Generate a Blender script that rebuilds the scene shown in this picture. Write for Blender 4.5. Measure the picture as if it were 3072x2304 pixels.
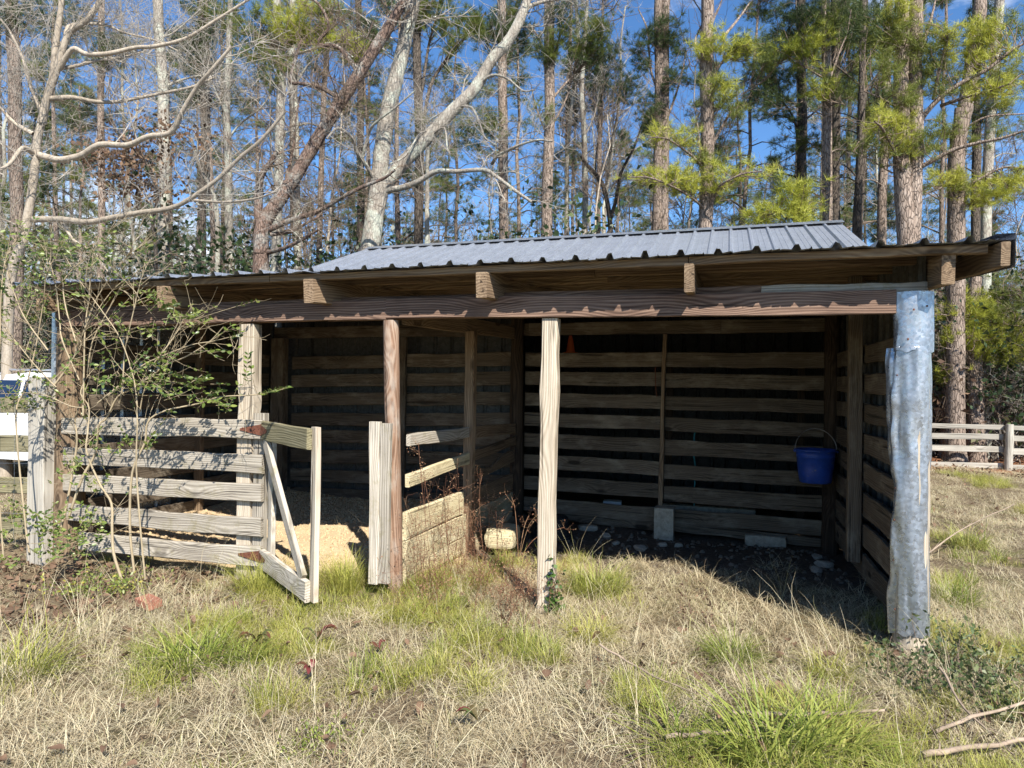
import bpy, math, random
import numpy as np
from mathutils import Vector, Matrix
rnd = random.Random(7); rng = np.random.default_rng(7)
scene = bpy.context.scene
C = scene.collection
for o in list(bpy.data.objects): bpy.data.objects.remove(o)

# ------------------------------------------------------------------ camera, sky, sun, exposure
CAM = np.array([-1.133, -4.786, 1.6])
cam = bpy.data.objects.new('camera', bpy.data.cameras.new('camera')); C.objects.link(cam)
yaw, pit, roll = 0.30766, 0.00354, 0.012695
fw = np.array([-math.sin(yaw)*math.cos(pit), math.cos(yaw)*math.cos(pit), math.sin(pit)])
r0 = np.array([math.cos(yaw), math.sin(yaw), 0]); u0 = np.cross(r0, fw)
RT = r0*math.cos(roll)+u0*math.sin(roll); UP = -r0*math.sin(roll)+u0*math.cos(roll)
cam.matrix_world = Matrix(((RT[0],UP[0],-fw[0],CAM[0]),(RT[1],UP[1],-fw[1],CAM[1]),(RT[2],UP[2],-fw[2],CAM[2]),(0,0,0,1)))
cam.data.sensor_width = 36; cam.data.lens = 23.75; cam.data.clip_end = 1000; cam.data.clip_start = .05
scene.camera = cam
SUN = Vector((.78, -1, 1.17)).normalized()          # towards the sun
sun = bpy.data.objects.new('sun', bpy.data.lights.new('sun', 'SUN')); C.objects.link(sun)
sun.rotation_euler = SUN.to_track_quat('Z', 'Y').to_euler()
sun.data.energy = 5.0; sun.data.angle = math.radians(.53); sun.data.color = (1, .95, .86)
W = bpy.data.worlds.new('World'); scene.world = W; W.use_nodes = True
nt = W.node_tree; nt.nodes.clear()
def N(t, typ, **kw):
    n = t.nodes.new(typ)
    for k, v in kw.items():
        if k.startswith('i_'): n.inputs[k[2:].replace('_', ' ')].default_value = v
        else: setattr(n, k, v)
    return n
sky = N(nt, 'ShaderNodeTexSky', sky_type='NISHITA', sun_disc=False)
sky.sun_elevation = math.asin(SUN.z); sky.sun_rotation = math.atan2(SUN.x, SUN.y)
sky.altitude = 1200; sky.air_density = 1.0; sky.dust_density = .1; sky.ozone_density = 5
hs = N(nt, 'ShaderNodeHueSaturation'); hs.inputs['Saturation'].default_value = 1.12; hs.inputs['Value'].default_value = 1.25
tc = N(nt, 'ShaderNodeTexCoord'); mp = N(nt, 'ShaderNodeMapping'); mp.inputs['Scale'].default_value = (1, 1, 2.4); mp.inputs['Location'].default_value = (.35, .1, 0)
no = N(nt, 'ShaderNodeTexNoise'); no.inputs['Scale'].default_value = 2.6; no.inputs['Detail'].default_value = 9; no.inputs['Roughness'].default_value = .6; no.inputs['Distortion'].default_value = .3
sep = N(nt, 'ShaderNodeSeparateXYZ')
az = N(nt, 'ShaderNodeVectorMath', operation='DOT_PRODUCT'); az.inputs[1].default_value = (-.86, .5, -.25)
mr = N(nt, 'ShaderNodeMapRange'); mr.inputs['From Min'].default_value = .80; mr.inputs['From Max'].default_value = .98; mr.inputs['To Min'].default_value = 0; mr.inputs['To Max'].default_value = .34
ad = N(nt, 'ShaderNodeMath', operation='ADD')
cr = N(nt, 'ShaderNodeValToRGB'); cr.color_ramp.elements[0].position = .60; cr.color_ramp.elements[1].position = .78
mx = N(nt, 'ShaderNodeMix', data_type='RGBA'); mx.inputs['B'].default_value = (8.5, 8.8, 9.2, 1)
bg = N(nt, 'ShaderNodeBackground'); bg.inputs['Strength'].default_value = .085
wo = N(nt, 'ShaderNodeOutputWorld'); L_ = nt.links.new
L_(tc.outputs['Generated'], mp.inputs['Vector']); L_(mp.outputs[0], no.inputs['Vector'])
L_(tc.outputs['Generated'], az.inputs[0]); L_(az.outputs['Value'], mr.inputs['Value'])
L_(no.outputs['Fac'], ad.inputs[0]); L_(mr.outputs[0], ad.inputs[1]); L_(ad.outputs[0], cr.inputs[0])
L_(sky.outputs[0], hs.inputs['Color']); L_(hs.outputs[0], mx.inputs['A']); L_(cr.outputs[0], mx.inputs['Factor'])
L_(mx.outputs['Result'], bg.inputs['Color']); L_(bg.outputs[0], wo.inputs[0])
vs = scene.view_settings; vs.view_transform = 'Standard'; vs.look = 'None'; vs.gamma = 1; vs.use_curve_mapping = False
vs.exposure = 1.0
scene.render.engine = 'CYCLES'; cy = scene.cycles
cy.max_bounces = 7; cy.diffuse_bounces = 4; cy.glossy_bounces = 3; cy.transmission_bounces = 4; cy.transparent_max_bounces = 8
cy.use_denoising = True; cy.sample_clamp_indirect = 6
try: cy.denoiser = 'OPENIMAGEDENOISE'; cy.denoising_input_passes = 'RGB_ALBEDO_NORMAL'; cy.denoising_prefilter = 'ACCURATE'
except Exception: pass

# ------------------------------------------------------------------ data measured from the photograph, in metres
TREES = [
 {'key':'near_hardwood','kind':'bare','bark':'smooth','trunks':[([(-12.28,3.21,3.01),(-12.08,3.27,3.87),(-11.99,3.3,4.4),(-11.92,3.32,4.95),(-11.88,3.33,5.46),(-11.76,3.36,6.04),(-11.66,3.39,6.44),(-11.61,3.41,7.04),(-11.54,3.43,7.6),(-11.5,3.44,8.1)],0.078,0.039),([(-11.81,3.35,5.78),(-11.74,3.37,6.16),(-11.56,3.42,6.74),(-11.4,3.47,7.25),(-11.13,3.56,7.48),(-10.95,3.62,7.76),(-10.8,3.66,8.01)],0.068,0.034)],'limbs':[([(-11.89,3.33,5.28),(-11.4,3.32,5.15),(-10.93,3.31,5.16),(-10.5,3.29,5.29),(-9.96,3.31,5.24),(-9.54,3.28,5.32),(-9.09,3.27,5.33),(-8.82,3.2,5.59),(-8.5,3.14,5.89),(-8.22,3.07,6.03),(-7.82,3.04,6.33)],0.057),([(-11.69,3.38,6.19),(-11.42,3.56,6.25),(-11.13,3.74,6.22),(-10.89,3.91,6.26),(-10.67,4.07,6.35),(-10.22,4.3,6.5),(-9.86,4.5,6.64),(-9.55,4.69,6.85)],0.041),([(-11.56,3.43,6.67),(-11.23,3.4,6.94),(-10.9,3.37,6.8),(-10.46,3.38,6.75),(-9.94,3.41,6.79),(-9.57,3.4,6.75),(-9.02,3.44,6.81),(-8.49,3.48,7.03),(-7.92,3.53,7.29)],0.045),([(-11.47,3.45,7.15),(-11.52,3.6,7.48),(-11.13,3.89,7.57),(-10.97,4.11,7.53),(-10.6,4.4,7.49),(-10.34,4.65,7.39)],0.03),([(-11.92,3.32,4.22),(-11.33,3.34,4.19),(-10.78,3.34,4.11),(-10.27,3.34,4.15),(-9.75,3.34,4.19),(-9.18,3.35,4.22),(-8.77,3.31,4.32),(-8.28,3.3,4.56),(-7.83,3.27,4.85),(-7.43,3.23,5.06),(-7.03,3.19,5.39)],0.053),([(-9.5,4.09,4.57),(-8.54,3.76,4.38),(-7.69,3.4,4.27),(-6.99,3.0,4.22)],0.026),([(-11.63,3.4,6.67),(-11.55,3.69,6.84),(-11.38,4.0,7.06),(-11.2,4.32,7.24),(-11.02,4.64,7.48)],0.034),([(-11.94,3.31,5.61),(-12.22,3.22,5.78),(-12.41,3.16,5.98),(-12.61,3.09,6.28)],0.038),([(-11.91,3.32,5.28),(-11.83,3.06,5.29),(-11.76,2.81,4.95),(-11.71,2.54,4.73)],0.045),([(-12.03,3.28,4.02),(-11.99,3.03,4.09),(-12.02,2.76,4.15)],0.026),([(-11.78,3.36,5.89),(-12.11,3.38,6.44),(-12.36,3.43,6.95),(-12.71,3.45,7.48),(-12.99,3.49,7.75)],0.034),([(-11.48,3.46,4.18),(-11.13,3.4,3.85),(-10.65,3.37,3.6),(-10.32,3.31,3.3)],0.026)],'blobs':[]},
 {'key':'poplar','kind':'bare','bark':'lichen','trunks':[([(-14.67,8.74,4.42),(-14.68,8.73,5.39),(-14.66,8.74,6.55),(-14.71,8.71,8.11),(-14.74,8.7,9.27),(-14.85,8.66,10.43),(-14.9,8.64,11.68)],0.151,0.105)],'limbs':[([(-14.71,8.71,7.95),(-14.58,8.93,8.17),(-14.22,9.22,8.08),(-13.74,9.55,8.32)],0.029),([(-14.78,8.69,9.35),(-14.89,8.39,9.54),(-15.05,8.08,9.68)],0.029),([(-14.68,8.72,9.04),(-14.4,9.07,9.35),(-13.98,9.46,9.59)],0.035),([(-14.83,8.67,10.28),(-14.48,8.78,10.4),(-13.85,8.97,10.99)],0.029)],'blobs':[]},
 {'key':'dead_leaf_oak','kind':'bare','bark':'dark','trunks':[([(-13.24,7.1,4.25),(-13.32,7.07,5.11),(-13.23,7.1,5.8),(-13.5,7.01,6.48),(-13.76,6.92,6.78),(-14.09,6.82,7.12),(-14.29,6.75,7.67)],0.046,0.021)],'limbs':[([(-13.5,7.01,6.48),(-13.95,6.86,6.51),(-14.31,6.75,6.6),(-14.61,6.65,6.77)],0.026),([(-13.3,7.07,6.14),(-13.63,6.96,6.89),(-13.31,7.06,7.23),(-12.82,7.22,7.1),(-12.49,7.33,6.83)],0.026),([(-13.26,7.08,5.97),(-13.82,6.91,5.96),(-14.28,6.76,6.13)],0.021)],'blobs':[]},
 {'key':'thin_brown_pine','kind':'pine','bark':'pine','trunks':[([(-17.05,9.03,4.77),(-17.05,9.02,6.41),(-17.1,9.0,8.47),(-17.12,8.99,10.52),(-17.12,8.98,12.37)],0.093,0.074)],'limbs':[],'blobs':[((-16.45,8.89,10.26),0.73,0.49,0),((-17.53,8.54,11.09),0.49,0.36,0)]},
 {'key':'left_edge_pine','kind':'pine','bark':'pine','trunks':[([(-17.19,6.89,5.12),(-17.25,6.86,6.95),(-17.28,6.84,8.77),(-17.35,6.82,9.87),(-17.4,6.8,11.15)],0.148,0.121)],'limbs':[],'blobs':[((-17.19,6.55,10.22),0.54,0.29,0),((-16.47,6.78,10.22),0.43,0.22,0)]},
 {'key':'forked_cherry','kind':'bare','bark':'cherry','trunks':[([(-10.03,6.54,3.71),(-10.03,6.54,4.2),(-10.02,6.54,4.63),(-9.9,6.58,4.94),(-9.64,6.66,5.35),(-9.43,6.73,5.69),(-9.12,6.83,6.25),(-8.8,6.92,6.81),(-8.53,7.01,7.27),(-8.19,7.11,7.83),(-7.93,7.19,8.27),(-7.67,7.27,8.7),(-7.39,7.36,9.23),(-7.19,7.43,9.67)],0.157,0.093)],'limbs':[([(-10.04,6.54,4.69),(-10.06,6.47,5.08),(-10.0,6.42,5.52),(-9.9,6.39,5.75),(-9.69,6.39,5.97),(-9.57,6.37,6.14)],0.102),([(-9.89,6.58,4.67),(-9.34,6.62,4.85),(-8.8,6.65,4.98),(-8.38,6.64,5.16),(-7.89,6.66,5.37),(-7.4,6.67,5.51),(-7.12,6.62,5.64)],0.06),([(-9.86,6.59,4.57),(-9.58,6.86,4.68),(-9.33,7.11,4.91),(-9.15,7.34,5.11)],0.046),([(-9.95,6.57,4.2),(-9.41,6.39,4.23),(-8.87,6.21,4.32),(-8.37,6.02,4.45)],0.051),([(-9.64,6.66,5.35),(-9.59,6.78,5.9),(-9.56,6.89,6.41),(-9.57,6.99,7.04),(-9.55,7.1,7.59)],0.037),([(-8.54,7.0,7.3),(-9.03,6.93,7.58),(-9.43,6.89,7.67),(-9.66,6.9,7.77),(-9.57,7.01,8.41),(-9.56,7.1,8.67)],0.046),([(-8.19,7.11,7.83),(-8.43,6.98,8.14),(-8.58,6.88,8.3),(-8.91,6.73,8.33),(-8.68,6.75,8.64),(-8.86,6.64,9.07),(-9.12,6.5,9.16)],0.051)],'blobs':[]},
 {'key':'leaning_lichen_tree','kind':'bare','bark':'lichen','trunks':[([(-8.23,7.64,3.97),(-8.15,7.66,4.58),(-8.06,7.69,5.29),(-7.95,7.72,5.67),(-7.59,7.84,6.19),(-7.35,7.91,6.45),(-6.98,8.03,6.87),(-6.56,8.16,7.35),(-6.17,8.28,7.77),(-5.87,8.37,8.32),(-5.54,8.48,8.74),(-5.3,8.55,9.19),(-5.13,8.61,9.68),(-4.95,8.66,10.0)],0.173,0.082),([(-8.27,7.63,4.13),(-8.15,7.66,4.93),(-8.07,7.69,5.57),(-8.0,7.7,6.38),(-7.87,7.74,7.34),(-7.76,7.78,7.85),(-7.64,7.81,8.36),(-7.53,7.85,8.94),(-7.42,7.88,9.45),(-7.38,7.89,9.97)],0.192,0.106)],'limbs':[([(-7.95,7.72,5.61),(-7.44,7.7,5.66),(-7.07,7.64,5.74),(-6.7,7.57,5.87),(-6.25,7.53,5.82),(-5.7,7.52,5.8),(-5.44,7.42,5.66),(-5.01,7.37,5.32),(-4.63,7.31,5.04)],0.067),([(-5.82,8.4,6.21),(-5.57,8.06,6.24),(-5.1,7.79,6.29),(-4.61,7.52,6.27),(-4.24,7.22,6.1)],0.038),([(-8.01,7.7,5.64),(-8.22,7.43,6.11),(-8.29,7.19,6.29),(-8.25,7.0,6.47),(-8.43,6.73,6.6),(-8.52,6.49,6.32)],0.048),([(-8.38,7.58,6.27),(-8.16,7.44,6.71),(-7.94,7.3,6.86),(-7.47,7.24,7.09),(-7.0,7.18,7.35)],0.038),([(-6.98,8.03,6.8),(-7.16,7.8,6.77),(-7.38,7.55,6.24),(-7.59,7.31,6.02)],0.029),([(-6.56,8.16,7.35),(-6.93,8.2,7.28),(-7.24,8.26,7.18)],0.029),([(-6.17,8.28,7.81),(-5.79,8.24,7.97),(-5.44,8.2,7.84),(-5.09,8.15,7.53),(-4.82,8.08,7.49)],0.034),([(-5.18,8.59,9.45),(-4.94,8.66,9.55),(-4.64,8.76,9.62),(-4.33,8.86,9.61)],0.048),([(-6.5,8.18,7.39),(-6.14,8.03,7.26),(-5.9,7.85,6.85),(-5.69,7.65,6.45),(-5.4,7.48,6.24)],0.029),([(-7.04,8.01,6.77),(-6.64,7.79,6.81),(-6.44,7.5,6.29),(-6.25,7.21,6.05)],0.024)],'blobs':[]},
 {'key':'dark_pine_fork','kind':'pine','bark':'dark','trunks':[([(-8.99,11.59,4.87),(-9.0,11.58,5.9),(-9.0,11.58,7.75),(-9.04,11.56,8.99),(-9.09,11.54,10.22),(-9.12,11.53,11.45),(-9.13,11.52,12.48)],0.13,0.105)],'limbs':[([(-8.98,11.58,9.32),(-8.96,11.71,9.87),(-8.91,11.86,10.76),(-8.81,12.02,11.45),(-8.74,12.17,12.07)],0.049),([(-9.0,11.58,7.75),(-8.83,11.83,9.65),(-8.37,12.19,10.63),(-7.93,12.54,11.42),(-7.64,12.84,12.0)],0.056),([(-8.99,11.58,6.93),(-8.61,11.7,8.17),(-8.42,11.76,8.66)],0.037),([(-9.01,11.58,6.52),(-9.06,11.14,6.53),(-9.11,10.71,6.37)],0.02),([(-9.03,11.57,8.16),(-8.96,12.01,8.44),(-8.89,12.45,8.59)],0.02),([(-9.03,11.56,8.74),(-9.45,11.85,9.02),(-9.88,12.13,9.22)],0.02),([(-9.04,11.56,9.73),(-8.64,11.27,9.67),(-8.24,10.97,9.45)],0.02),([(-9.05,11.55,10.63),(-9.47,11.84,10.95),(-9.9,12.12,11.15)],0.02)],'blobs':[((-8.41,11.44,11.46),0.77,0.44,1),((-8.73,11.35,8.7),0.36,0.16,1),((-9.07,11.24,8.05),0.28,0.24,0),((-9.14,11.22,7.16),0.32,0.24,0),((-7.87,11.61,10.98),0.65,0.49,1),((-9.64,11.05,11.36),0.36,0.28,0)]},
 {'key':'pine_mid_a','kind':'pine','bark':'pine','trunks':[([(-7.15,13.23,5.09),(-7.17,13.21,6.82),(-7.19,13.2,8.56),(-7.23,13.18,9.86),(-7.26,13.17,11.16),(-7.3,13.15,13.11)],0.143,0.111)],'limbs':[([(-7.18,13.21,7.34),(-7.29,12.75,7.35),(-7.4,12.3,7.18)],0.021),([(-7.19,13.2,8.12),(-7.06,13.66,8.4),(-6.92,14.12,8.54)],0.021),([(-7.19,13.2,8.91),(-7.58,13.49,9.19),(-7.97,13.79,9.39)],0.021),([(-7.2,13.19,9.69),(-6.83,12.89,9.65),(-6.47,12.59,9.44)],0.021),([(-7.21,13.19,10.51),(-7.59,13.48,10.83),(-7.99,13.78,11.02)],0.021),([(-7.22,13.18,11.16),(-7.09,13.64,11.5),(-6.96,14.1,11.75)],0.021),([(-7.23,13.18,10.64),(-7.78,13.26,11.46),(-8.0,13.45,12.21)],0.033)],'blobs':[((-7.89,12.66,8.99),0.73,0.38,1),((-7.32,12.84,8.66),0.38,0.17,1),((-8.05,12.61,8.44),0.51,0.26,0),((-7.6,12.75,11.52),0.68,0.56,0),((-6.7,13.03,11.36),0.51,0.51,0)]},
 {'key':'pine_mid_b','kind':'pine','bark':'pine','trunks':[([(-5.48,11.66,4.73),(-5.5,11.65,6.29),(-5.47,11.65,7.45),(-5.45,11.65,8.62),(-5.48,11.64,9.78),(-5.49,11.63,10.95),(-5.52,11.62,11.92)],0.146,0.117)],'limbs':[([(-5.44,11.66,9.16),(-5.38,11.85,10.06),(-5.24,12.06,10.82),(-5.02,12.31,11.39)],0.035),([(-5.4,11.67,8.85),(-4.93,12.03,9.57),(-4.56,12.35,10.15),(-4.3,12.64,10.77)],0.035),([(-5.52,11.63,9.7),(-5.66,11.37,10.22),(-5.86,11.1,10.53)],0.035),([(-5.43,11.66,8.11),(-5.12,12.02,8.96),(-4.96,12.33,9.95)],0.035),([(-5.57,11.62,8.07),(-5.84,11.69,8.75),(-6.0,11.79,9.37)],0.029),([(-5.46,11.66,6.48),(-5.58,11.2,6.48),(-5.68,10.75,6.32)],0.019),([(-5.47,11.65,7.14),(-5.35,12.11,7.39),(-5.21,12.57,7.53)],0.019),([(-5.48,11.65,7.65),(-5.81,11.96,7.9),(-6.15,12.27,8.09)],0.019)],'blobs':[((-5.41,11.35,10.02),0.34,0.46,1),((-4.5,11.63,10.41),0.69,0.5,1),((-4.21,11.73,9.92),0.46,0.31,0),((-5.7,11.26,9.86),0.31,0.19,0),((-5.54,11.31,8.49),0.23,0.27,1),((-4.95,11.49,10.86),0.46,0.31,0)]},
 {'key':'twin_pine','kind':'pine','bark':'pine','trunks':[([(-2.95,13.51,5.16),(-2.94,13.51,6.6),(-2.94,13.51,7.83),(-2.93,13.5,9.07),(-2.94,13.49,10.3),(-2.98,13.48,11.53),(-2.97,13.48,12.56)],0.148,0.093),([(-2.77,13.57,5.16),(-2.79,13.56,6.6),(-2.78,13.55,8.25),(-2.8,13.54,9.89),(-2.8,13.53,11.54),(-2.75,13.55,12.56)],0.136,0.099)],'limbs':[([(-2.91,13.51,9.4),(-3.17,13.56,10.15),(-3.28,13.66,11.26),(-3.54,13.72,11.92)],0.037),([(-2.79,13.55,8.58),(-2.53,13.8,9.47),(-2.39,14.02,10.13),(-2.29,14.22,10.85)],0.037),([(-2.91,13.52,7.01),(-3.1,13.04,7.01),(-3.28,12.56,6.84)],0.02),([(-2.92,13.51,8.24),(-2.72,13.99,8.52),(-2.51,14.48,8.68)],0.02),([(-2.93,13.5,8.82),(-3.21,13.83,9.1),(-3.5,14.16,9.31)],0.02),([(-2.94,13.5,9.64),(-2.67,13.16,9.59),(-2.41,12.83,9.37)],0.02),([(-2.95,13.49,10.46),(-3.23,13.82,10.78),(-3.52,14.15,10.98)],0.02)],'blobs':[((-2.83,13.21,11.05),0.53,0.4,0),((-3.27,13.08,8.94),0.36,0.53,0),((-2.46,13.33,9.68),0.36,0.36,0),((-3.4,13.03,10.43),0.32,0.49,0),((-2.36,13.36,10.73),0.36,0.32,0)]},
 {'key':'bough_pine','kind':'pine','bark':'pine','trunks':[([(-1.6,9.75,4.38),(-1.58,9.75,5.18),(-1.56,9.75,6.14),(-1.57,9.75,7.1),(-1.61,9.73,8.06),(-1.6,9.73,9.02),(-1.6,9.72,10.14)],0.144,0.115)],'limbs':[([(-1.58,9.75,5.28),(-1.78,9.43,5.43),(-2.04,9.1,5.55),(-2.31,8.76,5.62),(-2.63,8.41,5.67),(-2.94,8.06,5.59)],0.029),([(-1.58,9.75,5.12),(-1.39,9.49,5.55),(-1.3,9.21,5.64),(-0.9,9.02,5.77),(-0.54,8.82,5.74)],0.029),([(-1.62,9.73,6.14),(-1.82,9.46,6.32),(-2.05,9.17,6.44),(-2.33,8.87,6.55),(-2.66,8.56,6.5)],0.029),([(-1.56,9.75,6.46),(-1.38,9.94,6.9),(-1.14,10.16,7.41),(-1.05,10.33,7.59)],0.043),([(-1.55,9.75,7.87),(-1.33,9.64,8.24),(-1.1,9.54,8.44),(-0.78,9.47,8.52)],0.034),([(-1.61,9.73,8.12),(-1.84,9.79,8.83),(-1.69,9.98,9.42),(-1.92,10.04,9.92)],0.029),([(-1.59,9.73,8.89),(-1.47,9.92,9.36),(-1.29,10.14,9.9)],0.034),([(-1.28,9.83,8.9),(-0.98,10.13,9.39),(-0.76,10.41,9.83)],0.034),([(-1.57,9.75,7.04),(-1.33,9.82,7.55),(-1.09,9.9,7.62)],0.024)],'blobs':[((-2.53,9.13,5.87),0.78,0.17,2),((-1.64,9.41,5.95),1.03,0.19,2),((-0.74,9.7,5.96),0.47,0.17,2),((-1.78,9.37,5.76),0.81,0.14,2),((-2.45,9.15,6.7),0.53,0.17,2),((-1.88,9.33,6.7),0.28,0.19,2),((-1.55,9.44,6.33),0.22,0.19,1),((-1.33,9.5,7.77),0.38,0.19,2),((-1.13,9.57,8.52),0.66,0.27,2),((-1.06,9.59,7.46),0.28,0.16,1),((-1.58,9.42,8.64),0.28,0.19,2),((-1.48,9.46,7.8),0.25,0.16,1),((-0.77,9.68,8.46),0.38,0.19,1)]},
 {'key':'low_young_pine','kind':'pine','bark':'pine','trunks':[([(-0.03,7.62,3.25),(-0.05,7.62,4.04),(-0.07,7.61,4.35),(-0.05,7.61,4.75),(-0.07,7.6,4.96)],0.028,0.016)],'limbs':[([(-0.05,7.61,4.3),(-0.29,7.54,4.51),(-0.6,7.44,4.58)],0.016),([(-0.06,7.61,4.43),(0.15,7.68,4.67),(0.33,7.73,4.75)],0.016)],'blobs':[((-0.42,7.18,4.61),0.43,0.18,2),((0.02,7.32,4.77),0.31,0.23,2),((-0.22,7.24,4.84),0.26,0.15,2),((-0.66,7.11,4.5),0.26,0.12,2),((0.15,7.36,4.56),0.23,0.12,2)]},
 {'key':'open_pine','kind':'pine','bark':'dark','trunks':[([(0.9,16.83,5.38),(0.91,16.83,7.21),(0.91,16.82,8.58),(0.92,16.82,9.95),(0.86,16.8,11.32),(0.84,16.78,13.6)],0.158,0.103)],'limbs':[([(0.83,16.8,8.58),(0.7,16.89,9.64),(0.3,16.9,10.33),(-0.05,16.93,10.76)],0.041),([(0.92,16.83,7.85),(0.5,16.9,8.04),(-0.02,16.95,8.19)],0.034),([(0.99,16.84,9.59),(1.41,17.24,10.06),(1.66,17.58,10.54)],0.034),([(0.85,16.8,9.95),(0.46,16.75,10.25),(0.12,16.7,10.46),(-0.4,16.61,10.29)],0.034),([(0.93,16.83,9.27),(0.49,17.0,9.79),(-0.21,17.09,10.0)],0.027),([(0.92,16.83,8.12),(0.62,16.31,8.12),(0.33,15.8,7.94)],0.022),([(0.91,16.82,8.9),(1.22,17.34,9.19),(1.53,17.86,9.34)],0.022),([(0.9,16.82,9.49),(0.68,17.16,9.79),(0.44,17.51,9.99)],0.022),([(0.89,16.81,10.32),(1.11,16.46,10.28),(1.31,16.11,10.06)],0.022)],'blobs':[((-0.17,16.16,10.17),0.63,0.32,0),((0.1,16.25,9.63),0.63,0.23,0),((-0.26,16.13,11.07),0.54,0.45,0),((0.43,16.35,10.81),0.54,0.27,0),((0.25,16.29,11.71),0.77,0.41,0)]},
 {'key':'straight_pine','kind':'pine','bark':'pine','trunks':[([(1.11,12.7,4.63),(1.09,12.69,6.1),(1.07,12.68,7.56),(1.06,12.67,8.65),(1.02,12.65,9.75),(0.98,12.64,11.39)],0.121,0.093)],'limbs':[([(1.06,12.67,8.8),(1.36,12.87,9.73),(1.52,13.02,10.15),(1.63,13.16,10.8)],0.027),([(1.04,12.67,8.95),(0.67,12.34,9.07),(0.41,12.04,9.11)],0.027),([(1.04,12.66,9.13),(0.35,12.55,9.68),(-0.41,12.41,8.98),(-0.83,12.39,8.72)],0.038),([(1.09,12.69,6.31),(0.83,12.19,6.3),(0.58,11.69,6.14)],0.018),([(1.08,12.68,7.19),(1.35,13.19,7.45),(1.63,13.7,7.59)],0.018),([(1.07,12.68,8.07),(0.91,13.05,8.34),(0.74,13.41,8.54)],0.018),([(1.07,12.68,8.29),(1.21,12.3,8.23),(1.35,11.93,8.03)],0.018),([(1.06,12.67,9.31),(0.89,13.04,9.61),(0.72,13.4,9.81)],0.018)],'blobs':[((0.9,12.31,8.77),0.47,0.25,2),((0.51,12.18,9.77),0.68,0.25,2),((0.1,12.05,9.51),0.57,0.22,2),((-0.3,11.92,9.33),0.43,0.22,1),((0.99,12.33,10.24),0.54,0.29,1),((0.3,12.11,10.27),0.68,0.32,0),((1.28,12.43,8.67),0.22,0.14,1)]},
 {'key':'straight_pine_dark','kind':'pine','bark':'dark','trunks':[([(1.66,15.5,5.11),(1.63,15.48,7.22),(1.64,15.48,8.91),(1.62,15.47,10.6),(1.57,15.44,12.93)],0.133,0.101)],'limbs':[([(1.66,15.49,6.8),(1.36,14.98,6.81),(1.08,14.47,6.65)],0.02),([(1.65,15.49,7.43),(1.96,16.01,7.69),(2.28,16.53,7.83)],0.02),([(1.64,15.48,8.15),(1.46,15.84,8.42),(1.26,16.2,8.61)],0.02),([(1.64,15.48,8.74),(1.81,15.12,8.72),(1.98,14.75,8.52)],0.02),([(1.63,15.47,9.67),(1.44,15.83,9.97),(1.24,16.19,10.15)],0.02),([(1.62,15.47,10.48),(1.92,15.98,10.8),(2.24,16.5,11.04)],0.02)],'blobs':[((1.88,15.23,11.29),0.5,0.5,0),((1.98,15.27,9.8),0.37,0.29,1),((1.56,15.13,11.87),0.58,0.37,0),((2.05,15.29,10.38),0.33,0.37,0)]},
 {'key':'slim_dark_pine','kind':'pine','bark':'dark','trunks':[([(1.95,14.02,4.64),(1.97,14.02,6.0),(2.02,14.03,7.16),(2.04,14.04,8.33),(2.04,14.03,9.88),(2.04,14.02,12.02)],0.128,0.099)],'limbs':[([(2.03,14.03,9.26),(1.62,13.69,9.47),(1.26,13.36,9.68)],0.029),([(1.98,14.02,6.93),(1.68,13.93,7.24),(1.5,13.87,7.31)],0.023),([(2.04,14.04,6.39),(1.75,13.53,6.39),(1.47,13.02,6.23)],0.019),([(2.03,14.04,7.55),(2.33,14.55,7.81),(2.64,15.07,7.96)],0.019),([(2.03,14.03,8.02),(1.87,14.4,8.28),(1.71,14.77,8.48)],0.019),([(2.02,14.03,8.72),(2.16,13.65,8.67),(2.29,13.28,8.46)],0.019),([(2.01,14.02,9.49),(1.85,14.39,9.8),(1.69,14.76,9.98)],0.019)],'blobs':[((2.04,13.71,10.19),0.42,0.61,1),((1.7,13.6,10.8),0.46,0.38,0),((2.16,13.76,8.59),0.31,0.31,1)]},
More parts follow.
